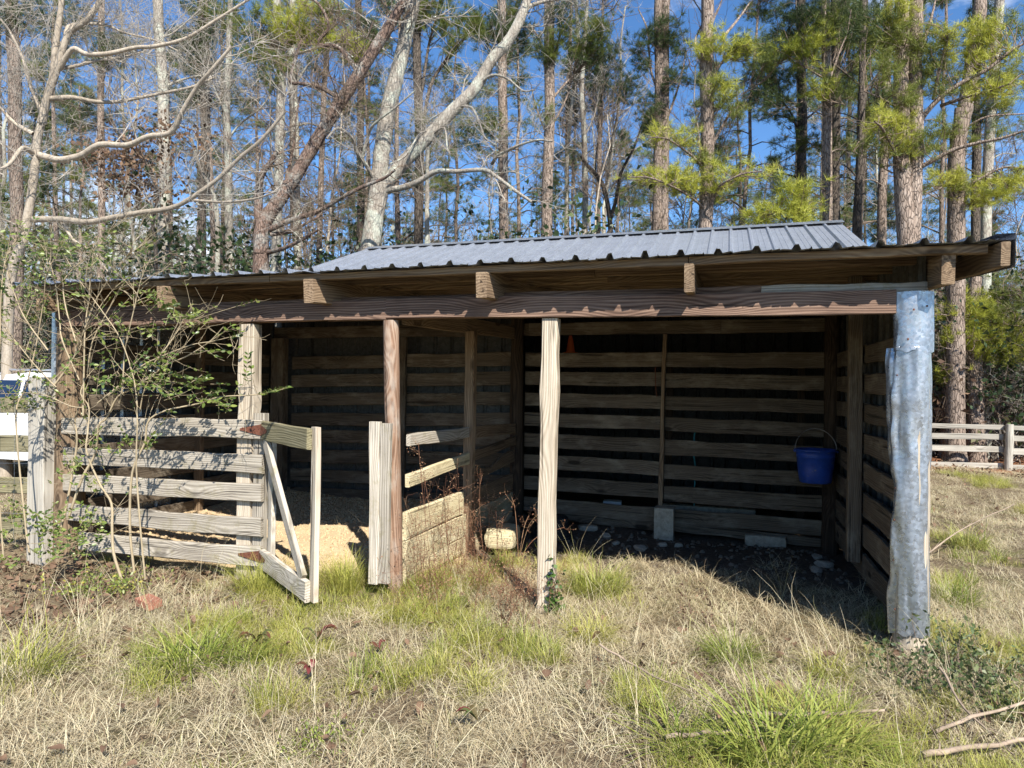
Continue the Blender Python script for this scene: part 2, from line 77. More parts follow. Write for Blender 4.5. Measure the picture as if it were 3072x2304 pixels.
 {'key':'big_twin_pine','kind':'pine','bark':'pine','trunks':[([(2.16,9.9,3.3),(2.13,9.88,4.55),(2.08,9.86,5.17),(2.03,9.85,5.97),(2.03,9.84,6.63),(2.0,9.83,7.46),(2.01,9.83,8.3),(1.98,9.81,9.55)],0.178,0.107),([(2.22,9.91,3.72),(2.26,9.92,5.18),(2.29,9.93,6.22),(2.28,9.92,7.05),(2.25,9.91,7.88),(2.27,9.91,8.72),(2.25,9.9,9.55)],0.151,0.098)],'limbs':[([(2.08,9.86,5.67),(1.91,9.54,5.96),(1.66,9.2,6.27),(1.49,8.88,6.38),(1.32,8.57,6.39)],0.031),([(2.0,9.83,6.96),(2.12,9.94,7.5),(2.03,9.99,7.87),(1.8,10.0,8.41),(1.73,10.05,8.87)],0.036),([(2.25,9.92,5.84),(2.55,9.8,5.99),(2.88,9.69,6.13),(3.23,9.59,6.18),(3.53,9.48,6.19),(3.85,9.37,6.25)],0.049),([(2.32,9.93,6.76),(2.56,9.87,7.08),(2.79,9.8,7.27),(3.13,9.77,7.46),(3.39,9.71,7.56),(3.71,9.67,7.82),(3.92,9.6,7.91)],0.053),([(2.6,10.02,7.22),(2.61,9.81,7.55),(2.66,9.62,7.94),(2.68,9.41,8.16)],0.036),([(2.72,10.06,7.1),(3.1,9.9,7.16),(3.39,9.71,7.16),(3.67,9.52,7.17)],0.036),([(1.96,9.82,7.05),(1.56,9.48,7.16),(1.25,9.17,7.19)],0.027),([(2.31,9.92,8.05),(2.56,10.21,8.75),(2.73,10.47,9.37)],0.04),([(1.86,9.79,5.8),(1.42,9.44,5.97),(1.07,9.12,6.06)],0.018)],'blobs':[((1.7,9.42,6.67),0.49,0.22,2),((1.86,9.47,6.43),0.41,0.2,2),((1.54,9.37,6.75),0.37,0.16,2),((1.76,9.43,8.75),0.53,0.28,2),((1.53,9.36,8.26),0.37,0.2,1),((2.92,9.8,8.24),0.61,0.37,2),((3.27,9.91,8.49),0.37,0.2,2),((3.47,9.98,7.92),0.53,0.24,2),((2.7,9.74,7.62),0.45,0.2,1),((3.67,10.05,7.27),0.45,0.24,2),((3.09,9.86,7.34),0.37,0.16,2),((2.09,9.55,6.35),0.37,0.24,1),((3.7,10.05,8.49),0.45,0.28,1),((2.48,9.67,6.48),0.37,0.18,1),((1.39,9.33,6.26),0.33,0.16,1),((2.16,9.57,7.17),0.37,0.24,1),((1.61,9.39,7.73),0.45,0.24,1),((2.42,9.65,7.99),0.41,0.24,1),((1.91,9.48,8.43),0.53,0.28,1),((1.29,9.28,8.54),0.45,0.33,0)]},
 {'key':'right_leaning_pine','kind':'pine','bark':'pine','trunks':[([(3.71,12.49,3.1),(3.68,12.47,5.74),(3.67,12.46,6.65),(3.73,12.48,7.33),(3.86,12.52,8.0),(3.94,12.54,8.58),(4.03,12.56,9.35),(4.11,12.59,9.93),(4.19,12.61,10.79)],0.185,0.123),([(3.64,12.46,3.09),(3.61,12.44,5.74),(3.64,12.45,6.94),(3.7,12.47,7.9)],0.113,0.072)],'limbs':[([(3.61,12.44,5.98),(4.08,12.38,6.26),(4.5,12.3,6.46),(4.86,12.21,6.38)],0.036),([(3.86,12.52,7.47),(4.23,12.37,7.62),(4.89,12.32,7.59)],0.031),([(3.69,12.47,6.36),(3.26,12.07,6.04),(2.83,11.67,5.82)],0.026)],'blobs':[((3.33,12.04,6.31),0.52,0.21,2),((4.59,12.44,6.09),0.57,0.38,2),((4.23,12.33,5.9),0.47,0.28,2),((3.82,12.2,5.99),0.42,0.14,1),((3.5,12.09,7.35),0.42,0.16,1),((4.26,12.33,7.22),0.47,0.14,1)]},
 {'key':'right_slim_pine','kind':'pine','bark':'dark','trunks':[([(4.82,14.94,3.3),(4.79,14.92,6.3),(4.8,14.91,7.66),(4.76,14.9,9.02),(4.77,14.89,10.38),(4.75,14.88,12.02)],0.111,0.087)],'limbs':[([(4.78,14.91,7.11),(4.33,14.35,7.14),(3.9,13.79,6.95)],0.019),([(4.77,14.9,7.99),(5.22,15.47,8.31),(5.7,16.04,8.47)],0.019),([(4.76,14.9,8.64),(4.58,15.26,8.97),(4.38,15.62,9.19)],0.019),([(4.75,14.89,9.4),(4.92,14.53,9.38),(5.07,14.15,9.15)],0.019)],'blobs':[((4.83,14.61,8.62),0.43,0.27,0),((4.91,14.62,10.98),0.64,0.32,0)]},
 {'key':'right_pale_pine','kind':'pine','bark':'lichen','trunks':[([(4.69,13.85,3.2),(4.68,13.83,6.02),(4.72,13.84,7.31),(4.78,13.85,8.59),(4.86,13.88,9.62),(4.94,13.9,11.15)],0.121,0.093)],'limbs':[([(4.75,13.85,6.49),(4.32,13.3,6.51),(3.9,12.74,6.33)],0.018),([(4.74,13.85,7.1),(5.19,14.41,7.4),(5.65,14.98,7.55)],0.018),([(4.73,13.84,8.02),(4.58,14.21,8.34),(4.41,14.58,8.55)],0.018),([(4.73,13.84,8.74),(4.86,13.46,8.72),(4.99,13.08,8.49)],0.018)],'blobs':[((5.04,13.62,9.02),0.55,0.3,1),((4.95,13.6,8.31),0.45,0.2,1)]},
 {'key':'bushy_pine','kind':'pine','bark':'pine','trunks':[([(4.34,13.22,-0.01),(4.32,13.21,1.06),(4.3,13.2,1.94),(4.27,13.19,2.82),(4.23,13.17,3.53),(4.29,13.19,4.24)],0.181,0.117)],'limbs':[([(4.27,13.19,2.47),(3.86,12.69,2.52),(3.42,12.19,2.56)],0.032),([(4.23,13.18,3.07),(3.7,12.59,3.27),(3.28,12.04,3.29)],0.032),([(4.27,13.19,3.0),(4.69,13.01,3.16),(5.06,12.81,3.06)],0.032),([(4.27,13.19,2.47),(4.82,13.1,2.6),(5.31,13.0,2.46)],0.032),([(4.26,13.19,3.46),(4.74,13.07,3.72),(5.1,12.92,3.83)],0.027),([(4.28,13.2,2.12),(3.83,12.79,2.14),(3.45,12.41,1.89)],0.027)],'blobs':[((3.73,12.7,3.42),0.45,0.31,2),((4.02,12.79,3.7),0.52,0.24,2),((3.8,12.73,2.94),0.49,0.28,2),((4.36,12.9,3.29),0.52,0.31,2),((4.79,13.04,3.57),0.52,0.31,1),((4.96,13.09,3.05),0.49,0.31,2),((4.5,12.95,2.81),0.56,0.28,2),((3.6,12.66,2.72),0.31,0.21,2),((5.0,13.11,2.53),0.49,0.28,2),((4.7,13.01,2.43),0.38,0.17,2),((3.61,12.67,1.96),0.35,0.17,2),((4.85,13.05,3.99),0.42,0.21,1),((5.15,13.15,3.51),0.28,0.35,1),((3.5,12.63,3.14),0.21,0.31,2)]},
 {'key':'fence_pine_dark','kind':'pine','bark':'pine','trunks':[([(4.02,14.17,0.63),(4.02,14.17,1.58),(4.03,14.17,2.33),(4.04,14.16,3.27),(4.06,14.17,4.4),(4.06,14.16,5.16)],0.147,0.124)],'limbs':[],'blobs':[]},
 {'key':'fence_sapling','kind':'bare','bark':'dark','trunks':[([(4.71,13.34,-0.0),(4.8,13.37,0.88),(4.84,13.38,1.59),(4.85,13.38,2.2),(4.88,13.38,2.83),(4.9,13.39,3.54)],0.058,0.037)],'limbs':[([(4.81,13.37,1.42),(5.01,13.22,1.63),(5.26,13.09,1.67)],0.021),([(4.82,13.37,1.77),(4.46,13.1,2.04),(4.21,12.86,2.14)],0.021),([(4.8,13.36,1.06),(5.06,13.19,1.32),(5.32,13.01,1.26)],0.021)],'blobs':[]},
 {'key':'bright_crown_pine','kind':'pine','bark':'lichen','trunks':[([(-11.02,8.33,4.38),(-10.99,8.33,5.79),(-10.97,8.33,7.21),(-10.95,8.33,8.63),(-11.04,8.3,9.69),(-11.09,8.28,10.93)],0.117,0.085)],'limbs':[([(-11.0,8.31,9.12),(-10.51,8.31,9.41),(-10.02,8.31,9.27),(-9.74,8.24,9.64),(-9.69,8.1,9.87)],0.042),([(-10.97,8.32,9.05),(-10.11,8.32,9.14),(-9.56,8.21,9.15),(-8.96,8.13,8.72)],0.037),([(-10.96,8.34,6.5),(-10.9,7.94,6.48),(-10.84,7.54,6.31)],0.017),([(-10.97,8.33,7.28),(-11.02,8.74,7.54),(-11.05,9.14,7.69)],0.017),([(-10.98,8.33,8.13),(-11.44,8.6,8.41),(-11.91,8.87,8.61)],0.017)],'blobs':[((-10.1,8.28,9.86),0.8,0.38,2),((-9.53,8.47,9.31),0.56,0.24,2),((-10.76,8.08,9.67),0.56,0.38,2),((-9.23,8.56,9.17),0.31,0.21,2),((-10.88,8.04,8.77),0.38,0.28,1),((-11.58,7.81,9.66),0.49,0.38,1),((-11.38,7.88,9.07),0.38,0.31,1),((-9.67,8.42,10.03),0.56,0.24,1),((-10.39,8.19,9.57),0.56,0.21,2)]},
 {'key':'left_green_pine','kind':'pine','bark':'dark','trunks':[([(-15.97,11.47,5.16),(-15.99,11.46,6.98),(-15.95,11.47,8.81),(-16.03,11.43,10.64),(-16.11,11.4,13.38)],0.117,0.089)],'limbs':[([(-16.01,11.45,8.35),(-15.97,11.04,8.35),(-15.92,10.64,8.17)],0.022),([(-16.02,11.44,9.27),(-16.05,11.85,9.56),(-16.07,12.26,9.72)],0.022),([(-16.03,11.44,10.0),(-16.59,11.68,10.3),(-17.17,11.91,10.52)],0.022),([(-16.04,11.43,10.87),(-15.48,11.19,10.82),(-14.94,10.94,10.59)],0.022),([(-16.04,11.43,11.55),(-16.61,11.66,11.89),(-17.18,11.9,12.09)],0.022)],'blobs':[((-16.16,11.07,11.62),0.77,0.54,0),((-15.86,11.17,10.86),0.63,0.45,0),((-15.36,11.33,12.35),0.9,0.36,1),((-16.36,11.02,9.96),0.41,0.27,0)]},
 {'key':'left_slim_a','kind':'pine','bark':'pine','trunks':[([(-16.37,12.39,5.1),(-16.44,12.36,7.26),(-16.57,12.31,9.17),(-16.64,12.29,11.09),(-16.72,12.25,13.97)],0.094,0.072)],'limbs':[([(-16.51,12.34,7.74),(-16.49,11.93,7.76),(-16.45,11.52,7.59)],0.023),([(-16.53,12.33,9.17),(-16.54,12.74,9.47),(-16.55,13.16,9.62)],0.023),([(-16.54,12.32,10.13),(-17.11,12.56,10.44),(-17.7,12.79,10.65)],0.023)],'blobs':[((-15.92,12.2,10.87),0.43,0.28,0),((-15.42,12.36,10.31),0.47,0.28,1)]},
 {'key':'left_slim_b','kind':'bare','bark':'lichen','trunks':[([(-13.08,9.25,4.24),(-13.11,9.23,5.41),(-13.15,9.21,7.35),(-13.2,9.19,8.51),(-13.17,9.2,9.68),(-13.15,9.2,10.84)],0.111,0.058)],'limbs':[([(-13.15,9.21,7.74),(-12.86,9.3,8.13),(-12.35,9.46,8.56),(-12.06,9.55,9.07)],0.029),([(-13.18,9.2,8.32),(-13.46,9.11,8.9),(-13.69,9.03,9.59)],0.029)],'blobs':[]},
 {'key':'left_slim_c','kind':'bare','bark':'lichen','trunks':[([(-12.05,10.62,4.42),(-12.09,10.6,6.07),(-12.15,10.58,7.71),(-12.18,10.56,8.94),(-12.23,10.54,9.77),(-12.28,10.52,11.0),(-12.26,10.53,12.07)],0.105,0.074)],'limbs':[([(-12.16,10.57,8.45),(-11.83,10.68,8.54),(-11.47,10.79,8.42)],0.037),([(-12.19,10.56,9.52),(-11.88,10.65,10.06),(-11.53,10.76,10.39)],0.025)],'blobs':[]},
 {'key':'left_slim_d','kind':'pine','bark':'pine','trunks':[([(-12.68,12.52,4.74),(-12.66,12.52,6.57),(-12.63,12.52,8.4),(-12.59,12.53,10.23),(-12.52,12.55,11.6),(-12.49,12.55,13.24)],0.089,0.069)],'limbs':[([(-12.63,12.52,7.94),(-12.66,12.1,7.95),(-12.67,11.67,7.77)],0.022),([(-12.64,12.52,9.08),(-12.61,12.94,9.38),(-12.56,13.38,9.53)],0.022),([(-12.65,12.51,10.23),(-13.15,12.77,10.54),(-13.66,13.02,10.75)],0.022)],'blobs':[((-12.52,12.23,11.72),0.41,0.32,0),((-12.81,12.14,10.9),0.41,0.32,0)]},
 {'key':'left_slim_e','kind':'bare','bark':'lichen','trunks':[([(-12.65,8.33,4.08),(-12.67,8.32,5.36),(-12.78,8.29,6.09),(-13.06,8.19,6.64),(-13.28,8.12,7.37)],0.066,0.033)],'limbs':[([(-12.74,8.3,5.95),(-13.09,8.19,5.8),(-13.41,8.08,6.27),(-13.66,8.0,6.67)],0.027)],'blobs':[]},
 {'key':'slim_f','kind':'pine','bark':'dark','trunks':[([(-12.56,14.65,5.58),(-12.55,14.65,7.59),(-12.59,14.63,9.1),(-12.59,14.62,11.11),(-12.66,14.59,13.11),(-12.73,14.57,14.52)],0.128,0.09)],'limbs':[([(-12.59,14.63,8.34),(-12.66,14.19,8.36),(-12.72,13.75,8.19)],0.024),([(-12.6,14.62,9.6),(-12.52,15.07,9.9),(-12.42,15.52,10.05)],0.024),([(-12.61,14.62,10.6),(-13.11,14.88,10.92),(-13.63,15.13,11.13)],0.024),([(-12.62,14.61,11.51),(-12.13,14.35,11.48),(-11.65,14.08,11.25)],0.024)],'blobs':[((-12.32,14.39,12.96),0.59,0.5,0),((-12.69,14.27,12.06),0.5,0.35,0)]},
 {'key':'slim_g','kind':'bare','bark':'lichen','trunks':[([(-7.94,9.83,4.51),(-7.94,9.82,5.97),(-7.94,9.82,7.07),(-7.89,9.83,7.62)],0.066,0.038)],'limbs':[],'blobs':[]},
 {'key':'slim_h','kind':'pine','bark':'pine','trunks':[([(-6.59,18.65,6.03),(-6.62,18.63,8.23),(-6.63,18.62,9.32),(-6.62,18.62,10.97),(-6.59,18.62,12.61)],0.09,0.066)],'limbs':[([(-6.62,18.63,8.23),(-6.84,18.14,8.27),(-7.04,17.66,8.1)],0.026),([(-6.63,18.62,9.32),(-6.4,19.11,9.62),(-6.17,19.61,9.76)],0.026),([(-6.64,18.61,10.42),(-7.05,18.9,10.73),(-7.48,19.19,10.93)],0.026)],'blobs':[((-6.35,18.39,11.39),0.6,0.65,0)]},
 {'key':'slim_i','kind':'bare','bark':'lichen','trunks':[([(-5.39,15.88,5.49),(-5.38,15.88,7.4),(-5.43,15.86,9.32),(-5.53,15.82,10.76),(-5.46,15.83,12.2)],0.094,0.058)],'limbs':[([(-5.42,15.86,8.46),(-5.0,16.0,7.99),(-4.71,16.09,7.41)],0.036),([(-5.47,15.84,9.32),(-5.16,15.94,10.0),(-4.99,15.99,10.96)],0.029)],'blobs':[]},
 {'key':'slim_j','kind':'bare','bark':'dark','trunks':[([(-4.54,15.1,5.54),(-4.46,15.12,6.32),(-4.69,15.05,7.59),(-5.18,14.89,8.22),(-5.31,14.85,8.45)],0.096,0.041)],'limbs':[([(-4.46,15.12,6.59),(-4.3,15.17,7.23),(-4.18,15.21,7.96),(-3.83,15.31,8.7),(-3.62,15.38,9.34)],0.062),([(-4.91,14.97,7.86),(-4.88,14.98,8.59),(-4.8,15.01,9.42)],0.027)],'blobs':[]},
 {'key':'slim_k','kind':'pine','bark':'lichen','trunks':[([(-5.8,17.85,5.86),(-5.8,17.84,7.96),(-5.84,17.82,9.53),(-5.91,17.8,11.11),(-6.02,17.75,12.68)],0.102,0.063)],'limbs':[([(-5.83,17.83,8.22),(-6.04,17.34,8.26),(-6.24,16.86,8.08)],0.025),([(-5.84,17.82,9.53),(-5.62,18.31,9.84),(-5.38,18.81,9.98)],0.025),([(-5.85,17.81,10.58),(-6.24,18.11,10.9),(-6.64,18.4,11.11)],0.025)],'blobs':[((-5.96,17.46,12.64),0.67,0.67,0),((-5.07,17.74,12.45),0.57,0.67,0)]},
 {'key':'slim_l','kind':'pine','bark':'pine','trunks':[([(-5.17,17.0,5.68),(-5.19,16.99,7.69),(-5.17,16.99,8.69),(-5.16,16.99,9.7)],0.09,0.068)],'limbs':[([(-5.19,16.98,8.19),(-5.4,16.5,8.21),(-5.6,16.02,8.04)],0.024),([(-5.2,16.98,9.19),(-4.99,17.46,9.49),(-4.76,17.96,9.63)],0.024)],'blobs':[((-5.17,16.66,11.27),0.5,0.59,0),((-4.32,16.93,11.28),0.55,0.55,0)]},
 {'key':'slim_m','kind':'bare','bark':'lichen','trunks':[([(-6.4,17.66,5.85),(-6.4,17.65,7.69),(-6.39,17.65,9.53),(-6.26,17.68,11.1)],0.079,0.047)],'limbs':[],'blobs':[]},
 {'key':'slim_n','kind':'pine','bark':'dark','trunks':[([(1.61,11.82,4.03),(1.61,11.81,5.95),(1.65,11.82,6.91),(1.66,11.82,8.36),(1.66,11.81,9.8)],0.077,0.062)],'limbs':[([(1.63,11.82,6.19),(1.29,11.29,6.21),(0.96,10.76,6.03)],0.016),([(1.63,11.81,6.91),(1.98,12.34,7.21),(2.35,12.88,7.36)],0.016),([(1.62,11.81,7.59),(1.41,12.16,7.89),(1.18,12.5,8.1)],0.016)],'blobs':[]},
 {'key':'slim_o','kind':'pine','bark':'pine','trunks':[([(2.33,13.09,4.2),(2.33,13.09,6.25),(2.37,13.1,7.28),(2.39,13.09,8.81),(2.41,13.1,10.35)],0.11,0.082)],'limbs':[([(2.36,13.09,6.45),(1.98,12.55,6.48),(1.62,12.02,6.3)],0.018),([(2.35,13.09,7.07),(2.74,13.63,7.37),(3.14,14.18,7.51)],0.018),([(2.34,13.08,7.79),(2.13,13.43,8.1),(1.9,13.78,8.3)],0.018)],'blobs':[((1.97,12.65,9.03),0.35,0.25,1),((2.36,12.77,8.58),0.35,0.3,0)]},
]
STEMS = [([(-5.627,-0.55,-0.106),(-5.653,-0.55,0.039),(-5.736,-0.55,0.241),(-5.787,-0.55,0.436),(-5.839,-0.55,0.619),(-5.923,-0.55,0.764),(-6.042,-0.55,1.022),(-6.078,-0.55,1.172),(-6.149,-0.55,1.38),(-6.201,-0.55,1.494),(-6.22,-0.55,1.608)],0.013),([(-5.699,-0.5,0.059),(-5.714,-0.5,0.432),(-5.69,-0.5,0.87),(-5.6,-0.5,1.11),(-5.556,-0.5,1.28),(-5.402,-0.5,1.371),(-5.115,-0.5,1.432),(-4.895,-0.5,1.49),(-4.553,-0.5,1.513),(-4.252,-0.5,1.569)],0.011),([(-6.558,-0.45,0.333),(-6.527,-0.45,0.545),(-6.484,-0.45,0.995),(-6.469,-0.45,1.153),(-6.489,-0.45,1.278),(-6.372,-0.45,1.477),(-6.272,-0.45,1.635)],0.012),([(-6.472,-0.45,0.418),(-6.358,-0.45,0.765),(-6.259,-0.45,0.991),(-6.162,-0.45,1.227),(-6.13,-0.45,1.288),(-6.0,-0.45,1.471),(-5.821,-0.45,1.55),(-5.553,-0.45,1.741),(-5.32,-0.45,1.803),(-5.095,-0.45,1.924),(-4.948,-0.45,2.044)],0.012),([(-5.525,-0.5,0.026),(-5.548,-0.5,0.444),(-5.596,-0.5,0.937),(-5.572,-0.5,1.317),(-5.64,-0.5,1.602),(-5.742,-0.5,1.926),(-5.924,-0.5,2.155),(-6.161,-0.5,2.404),(-6.299,-0.5,2.602)],0.008),([(-6.173,-0.5,1.314),(-6.189,-0.5,1.699),(-6.186,-0.5,2.007),(-6.159,-0.5,2.314),(-6.164,-0.5,2.571),(-6.184,-0.5,2.751)],0.008),([(-5.933,-0.45,1.421),(-5.87,-0.45,1.549),(-5.859,-0.45,1.854),(-5.768,-0.45,2.183),(-5.709,-0.45,2.434),(-5.632,-0.45,2.607)],0.007),([(-6.075,-0.5,1.419),(-5.816,-0.5,1.612),(-5.659,-0.5,1.726),(-5.503,-0.5,1.801),(-5.198,-0.5,1.898),(-5.005,-0.5,1.932),(-4.674,-0.5,1.988)],0.007),([(-6.273,-0.45,1.674),(-6.21,-0.45,1.933),(-6.047,-0.45,2.215),(-5.886,-0.45,2.402),(-5.678,-0.45,2.521)],0.007),([(-6.28,-0.5,1.608),(-6.44,-0.5,1.932),(-6.548,-0.5,2.116),(-6.625,-0.5,2.42),(-6.718,-0.5,2.661),(-6.775,-0.5,2.835)],0.007),([(-6.519,-0.5,1.541),(-6.368,-0.5,1.776),(-6.254,-0.5,2.008),(-5.993,-0.5,2.335),(-5.785,-0.5,2.479)],0.008),([(-5.757,-0.4,1.347),(-5.696,-0.4,1.539),(-5.571,-0.4,1.679),(-5.354,-0.4,1.855),(-5.219,-0.4,2.053)],0.006),([(-6.764,-0.6,0.113),(-6.822,-0.6,0.368),(-6.949,-0.6,1.272),(-6.882,-0.6,1.536),(-6.801,-0.6,1.902),(-6.668,-0.6,2.29),(-6.55,-0.6,2.505),(-6.35,-0.6,2.739)],0.009),([(-6.786,-0.7,0.135),(-6.919,-0.7,1.406),(-6.857,-0.7,1.845),(-6.885,-0.7,2.309),(-6.838,-0.7,2.629),(-6.736,-0.7,2.79)],0.008),([(-6.428,-0.6,1.542),(-6.638,-0.6,1.72),(-6.855,-0.6,1.929),(-7.037,-0.6,2.036)],0.007),([(-6.485,-0.6,1.849),(-6.717,-0.6,2.109),(-6.881,-0.6,2.348),(-7.013,-0.6,2.616)],0.007),([(-6.26,-0.55,1.927),(-6.401,-0.55,2.211),(-6.44,-0.55,2.445),(-6.307,-0.55,2.619),(-6.075,-0.55,2.735),(-5.947,-0.55,2.88)],0.007),([(-6.186,-0.5,2.007),(-6.075,-0.5,2.286),(-5.866,-0.5,2.52),(-5.676,-0.5,2.637),(-5.427,-0.5,2.761)],0.006),([(-5.502,-0.5,1.739),(-5.35,-0.5,1.923),(-5.307,-0.5,2.045),(-5.112,-0.5,2.139)],0.006),([(-6.208,-0.5,1.378),(-6.378,-0.5,1.387),(-6.658,-0.5,1.473),(-6.927,-0.5,1.482),(-7.126,-0.5,1.344)],0.006)]
CLOUDS = [((-7.01,-0.5,2.71),0.41,0.35,0.26,230),((-6.47,-0.5,2.61),0.44,0.35,0.2,170),((-5.92,-0.5,2.69),0.32,0.35,0.13,70),((-7.11,-0.5,2.31),0.26,0.35,0.24,90),((-6.75,-0.5,2.3),0.35,0.35,0.2,70),((-6.43,-0.5,0.4),0.22,0.35,0.16,150),((-6.13,-0.6,0.27),0.21,0.35,0.14,110),((-6.45,-0.6,0.34),0.15,0.35,0.19,60),((-5.81,-0.5,1.09),0.25,0.35,0.05,70),((-7.23,-0.3,0.34),0.23,0.35,0.21,60),((-5.78,-0.5,1.61),0.36,0.35,0.08,110),((-5.27,-0.5,1.61),0.34,0.35,0.06,60),((-6.21,-0.5,1.72),0.15,0.35,0.1,40),((-5.5,-0.5,1.75),0.19,0.35,0.07,30),((-5.7,-0.5,2.05),0.19,0.35,0.09,30),((-5.61,-0.5,2.3),0.14,0.35,0.11,30),((-5.42,-0.5,2.18),0.17,0.35,0.05,26),((-5.16,-0.5,2.09),0.09,0.35,0.06,16),((-6.96,-0.5,1.43),0.36,0.35,0.11,70),((-6.84,-0.5,1.59),0.32,0.35,0.08,40),((-6.36,-0.5,0.73),0.2,0.35,0.18,60),((-4.91,-0.5,1.45),0.16,0.35,0.05,50),((-5.13,-0.5,1.5),0.18,0.35,0.06,30),((-7.51,-0.5,2.49),0.38,0.35,0.41,120),((-7.37,-0.5,0.44),0.28,0.35,0.41,80),((-6.33,-0.8,0.17),0.26,0.35,0.1,40)]
SPRAYS = [[(-4.539,-0.5,1.507),(-4.252,-0.5,1.569)],[(-5.071,-0.5,1.475),(-4.764,-0.5,1.421)],[(-4.787,-0.5,1.93),(-4.674,-0.5,1.988)],[(-5.217,-0.5,2.092),(-5.083,-0.5,2.156)],[(-5.478,-0.5,2.159),(-5.28,-0.5,2.222)],[(-5.565,-0.5,1.764),(-5.408,-0.5,1.702)],[(-5.361,-0.5,1.672),(-5.171,-0.5,1.637)],[(-5.314,-0.5,1.605),(-5.102,-0.5,1.559)],[(-4.954,-0.5,1.513),(-4.852,-0.5,1.538)],[(-5.088,-0.5,1.607),(-4.97,-0.5,1.632)]]


# ------------------------------------------------------------------ object helpers
def tag(o, label=None, cat=None, group=None, kind=None):
    for k, v in (('label', label), ('category', cat), ('group', group), ('kind', kind)):
        if v: o[k] = v
    return o
def thing(name, label, cat, loc=(0, 0, 0), group=None):
    o = bpy.data.objects.new(name, None); C.objects.link(o); o.location = loc; o.empty_display_size = .1
    return tag(o, label, cat, group)
def link(name, me, mats, parent=None, M=None):
    o = bpy.data.objects.new(name, me); C.objects.link(o)
    if not me.materials:
        for m in (mats if isinstance(mats, (list, tuple)) else [mats]): me.materials.append(m)
    if M is not None: o.matrix_world = M
    if parent:
        o.parent = parent; o.matrix_parent_inverse = Matrix.Translation(parent.location).inverted() if parent.type == 'EMPTY' else parent.matrix_world.inverted()
    return o
class MB:
    """collects vertices and faces with numpy and links them as one mesh"""
    def __init__(s): s.V = []; s.F = []; s.n = 0
    def add(s, V, F, mi=0):
        V = np.asarray(V, float).reshape(-1, 3); F = np.asarray(F, int)
        s.V.append(V); s.F.append((F+s.n, mi)); s.n += len(V)
    def mesh(s, name, smooth=True):
        me = bpy.data.meshes.new(name)
        if not s.V: return me
        V = np.concatenate(s.V)
        me.vertices.add(len(V)); me.vertices.foreach_set('co', V.astype(np.float32).ravel())
        tot = np.concatenate([np.full(len(F), F.shape[1]) for F, _ in s.F]); idx = np.concatenate([F.ravel() for F, _ in s.F])
        mi = np.concatenate([np.full(len(F), m) for F, m in s.F])
        me.loops.add(len(idx)); me.loops.foreach_set('vertex_index', idx.astype(np.int32))
        me.polygons.add(len(tot)); st = np.concatenate([[0], np.cumsum(tot)[:-1]])
        me.polygons.foreach_set('loop_start', st.astype(np.int32)); me.polygons.foreach_set('loop_total', tot.astype(np.int32))
        me.polygons.foreach_set('material_index', mi.astype(np.int32))
        me.polygons.foreach_set('use_smooth', np.full(len(tot), smooth))
        me.update(calc_edges=True); me.validate(); return me
    def build(s, name, mats, parent=None, M=None, smooth=True): return link(name, s.mesh(name, smooth), mats, parent, M)
    def box(s, x0, x1, y0, y1, z0, z1, mi=0):
        s.add([(x0,y0,z0),(x1,y0,z0),(x1,y1,z0),(x0,y1,z0),(x0,y0,z1),(x1,y0,z1),(x1,y1,z1),(x0,y1,z1)],
              [(0,3,2,1),(4,5,6,7),(0,1,5,4),(1,2,6,5),(2,3,7,6),(3,0,4,7)], mi)
    def tube(s, P, R, sides=6, mi=0, cap=False, jit=0):
        P = np.asarray(P, float); n = len(P); R = np.broadcast_to(np.asarray(R, float), (n,)) if np.ndim(R) <= 1 else R
        T = np.gradient(P, axis=0); T /= np.linalg.norm(T, axis=1)[:, None]+1e-9
        ref = np.array([0, 0, 1.]) if abs(T[:, 2]).mean() < .8 else np.array([1., 0, 0])
        A = np.cross(T, ref); A /= np.linalg.norm(A, axis=1)[:, None]+1e-9; B = np.cross(T, A)
        a = np.arange(sides)*2*np.pi/sides
        rr = R[:, None]*(1+(rng.normal(0, jit, (n, sides)) if jit else 0))
        V = P[:, None]+rr[..., None]*(np.cos(a)[None, :, None]*A[:, None]+np.sin(a)[None, :, None]*B[:, None])
        i = np.arange(n-1)[:, None]*sides; j = np.arange(sides)[None]; k = (j+1) % sides
        F = np.stack([i+j, i+k, i+sides+k, i+sides+j], -1).reshape(-1, 4)[:, ::-1]
        s.add(V.reshape(-1, 3), F, mi)
        if cap:
            for e, rev in ((0, 0), (n-1, 1)):
                ring = V[e]; c = ring.mean(0)
                f = [(0, 1+q, 1+(q+1) % sides) if not rev else (0, 1+(q+1) % sides, 1+q) for q in range(sides)]
                s.add(np.vstack([c, ring]), f, mi)
def spline(P, per=4):
    P = np.asarray(P, float)
    if len(P) < 3: return np.linspace(P[0], P[-1], per+1)
    Q = np.vstack([2*P[0]-P[1], P, 2*P[-1]-P[-2]]); out = []
    for i in range(1, len(Q)-2):
        t = np.linspace(0, 1, per, endpoint=False)[:, None]
        a, b, c, d = Q[i-1], Q[i], Q[i+1], Q[i+2]
        out.append(.5*((2*b)+(c-a)*t+(2*a-5*b+4*c-d)*t**2+(3*b-a-3*c+d)*t**3))
    return np.vstack(out+[P[-1:]])
def unit(v): v = np.asarray(v, float); return v/(np.linalg.norm(v, axis=-1, keepdims=True)+1e-9)
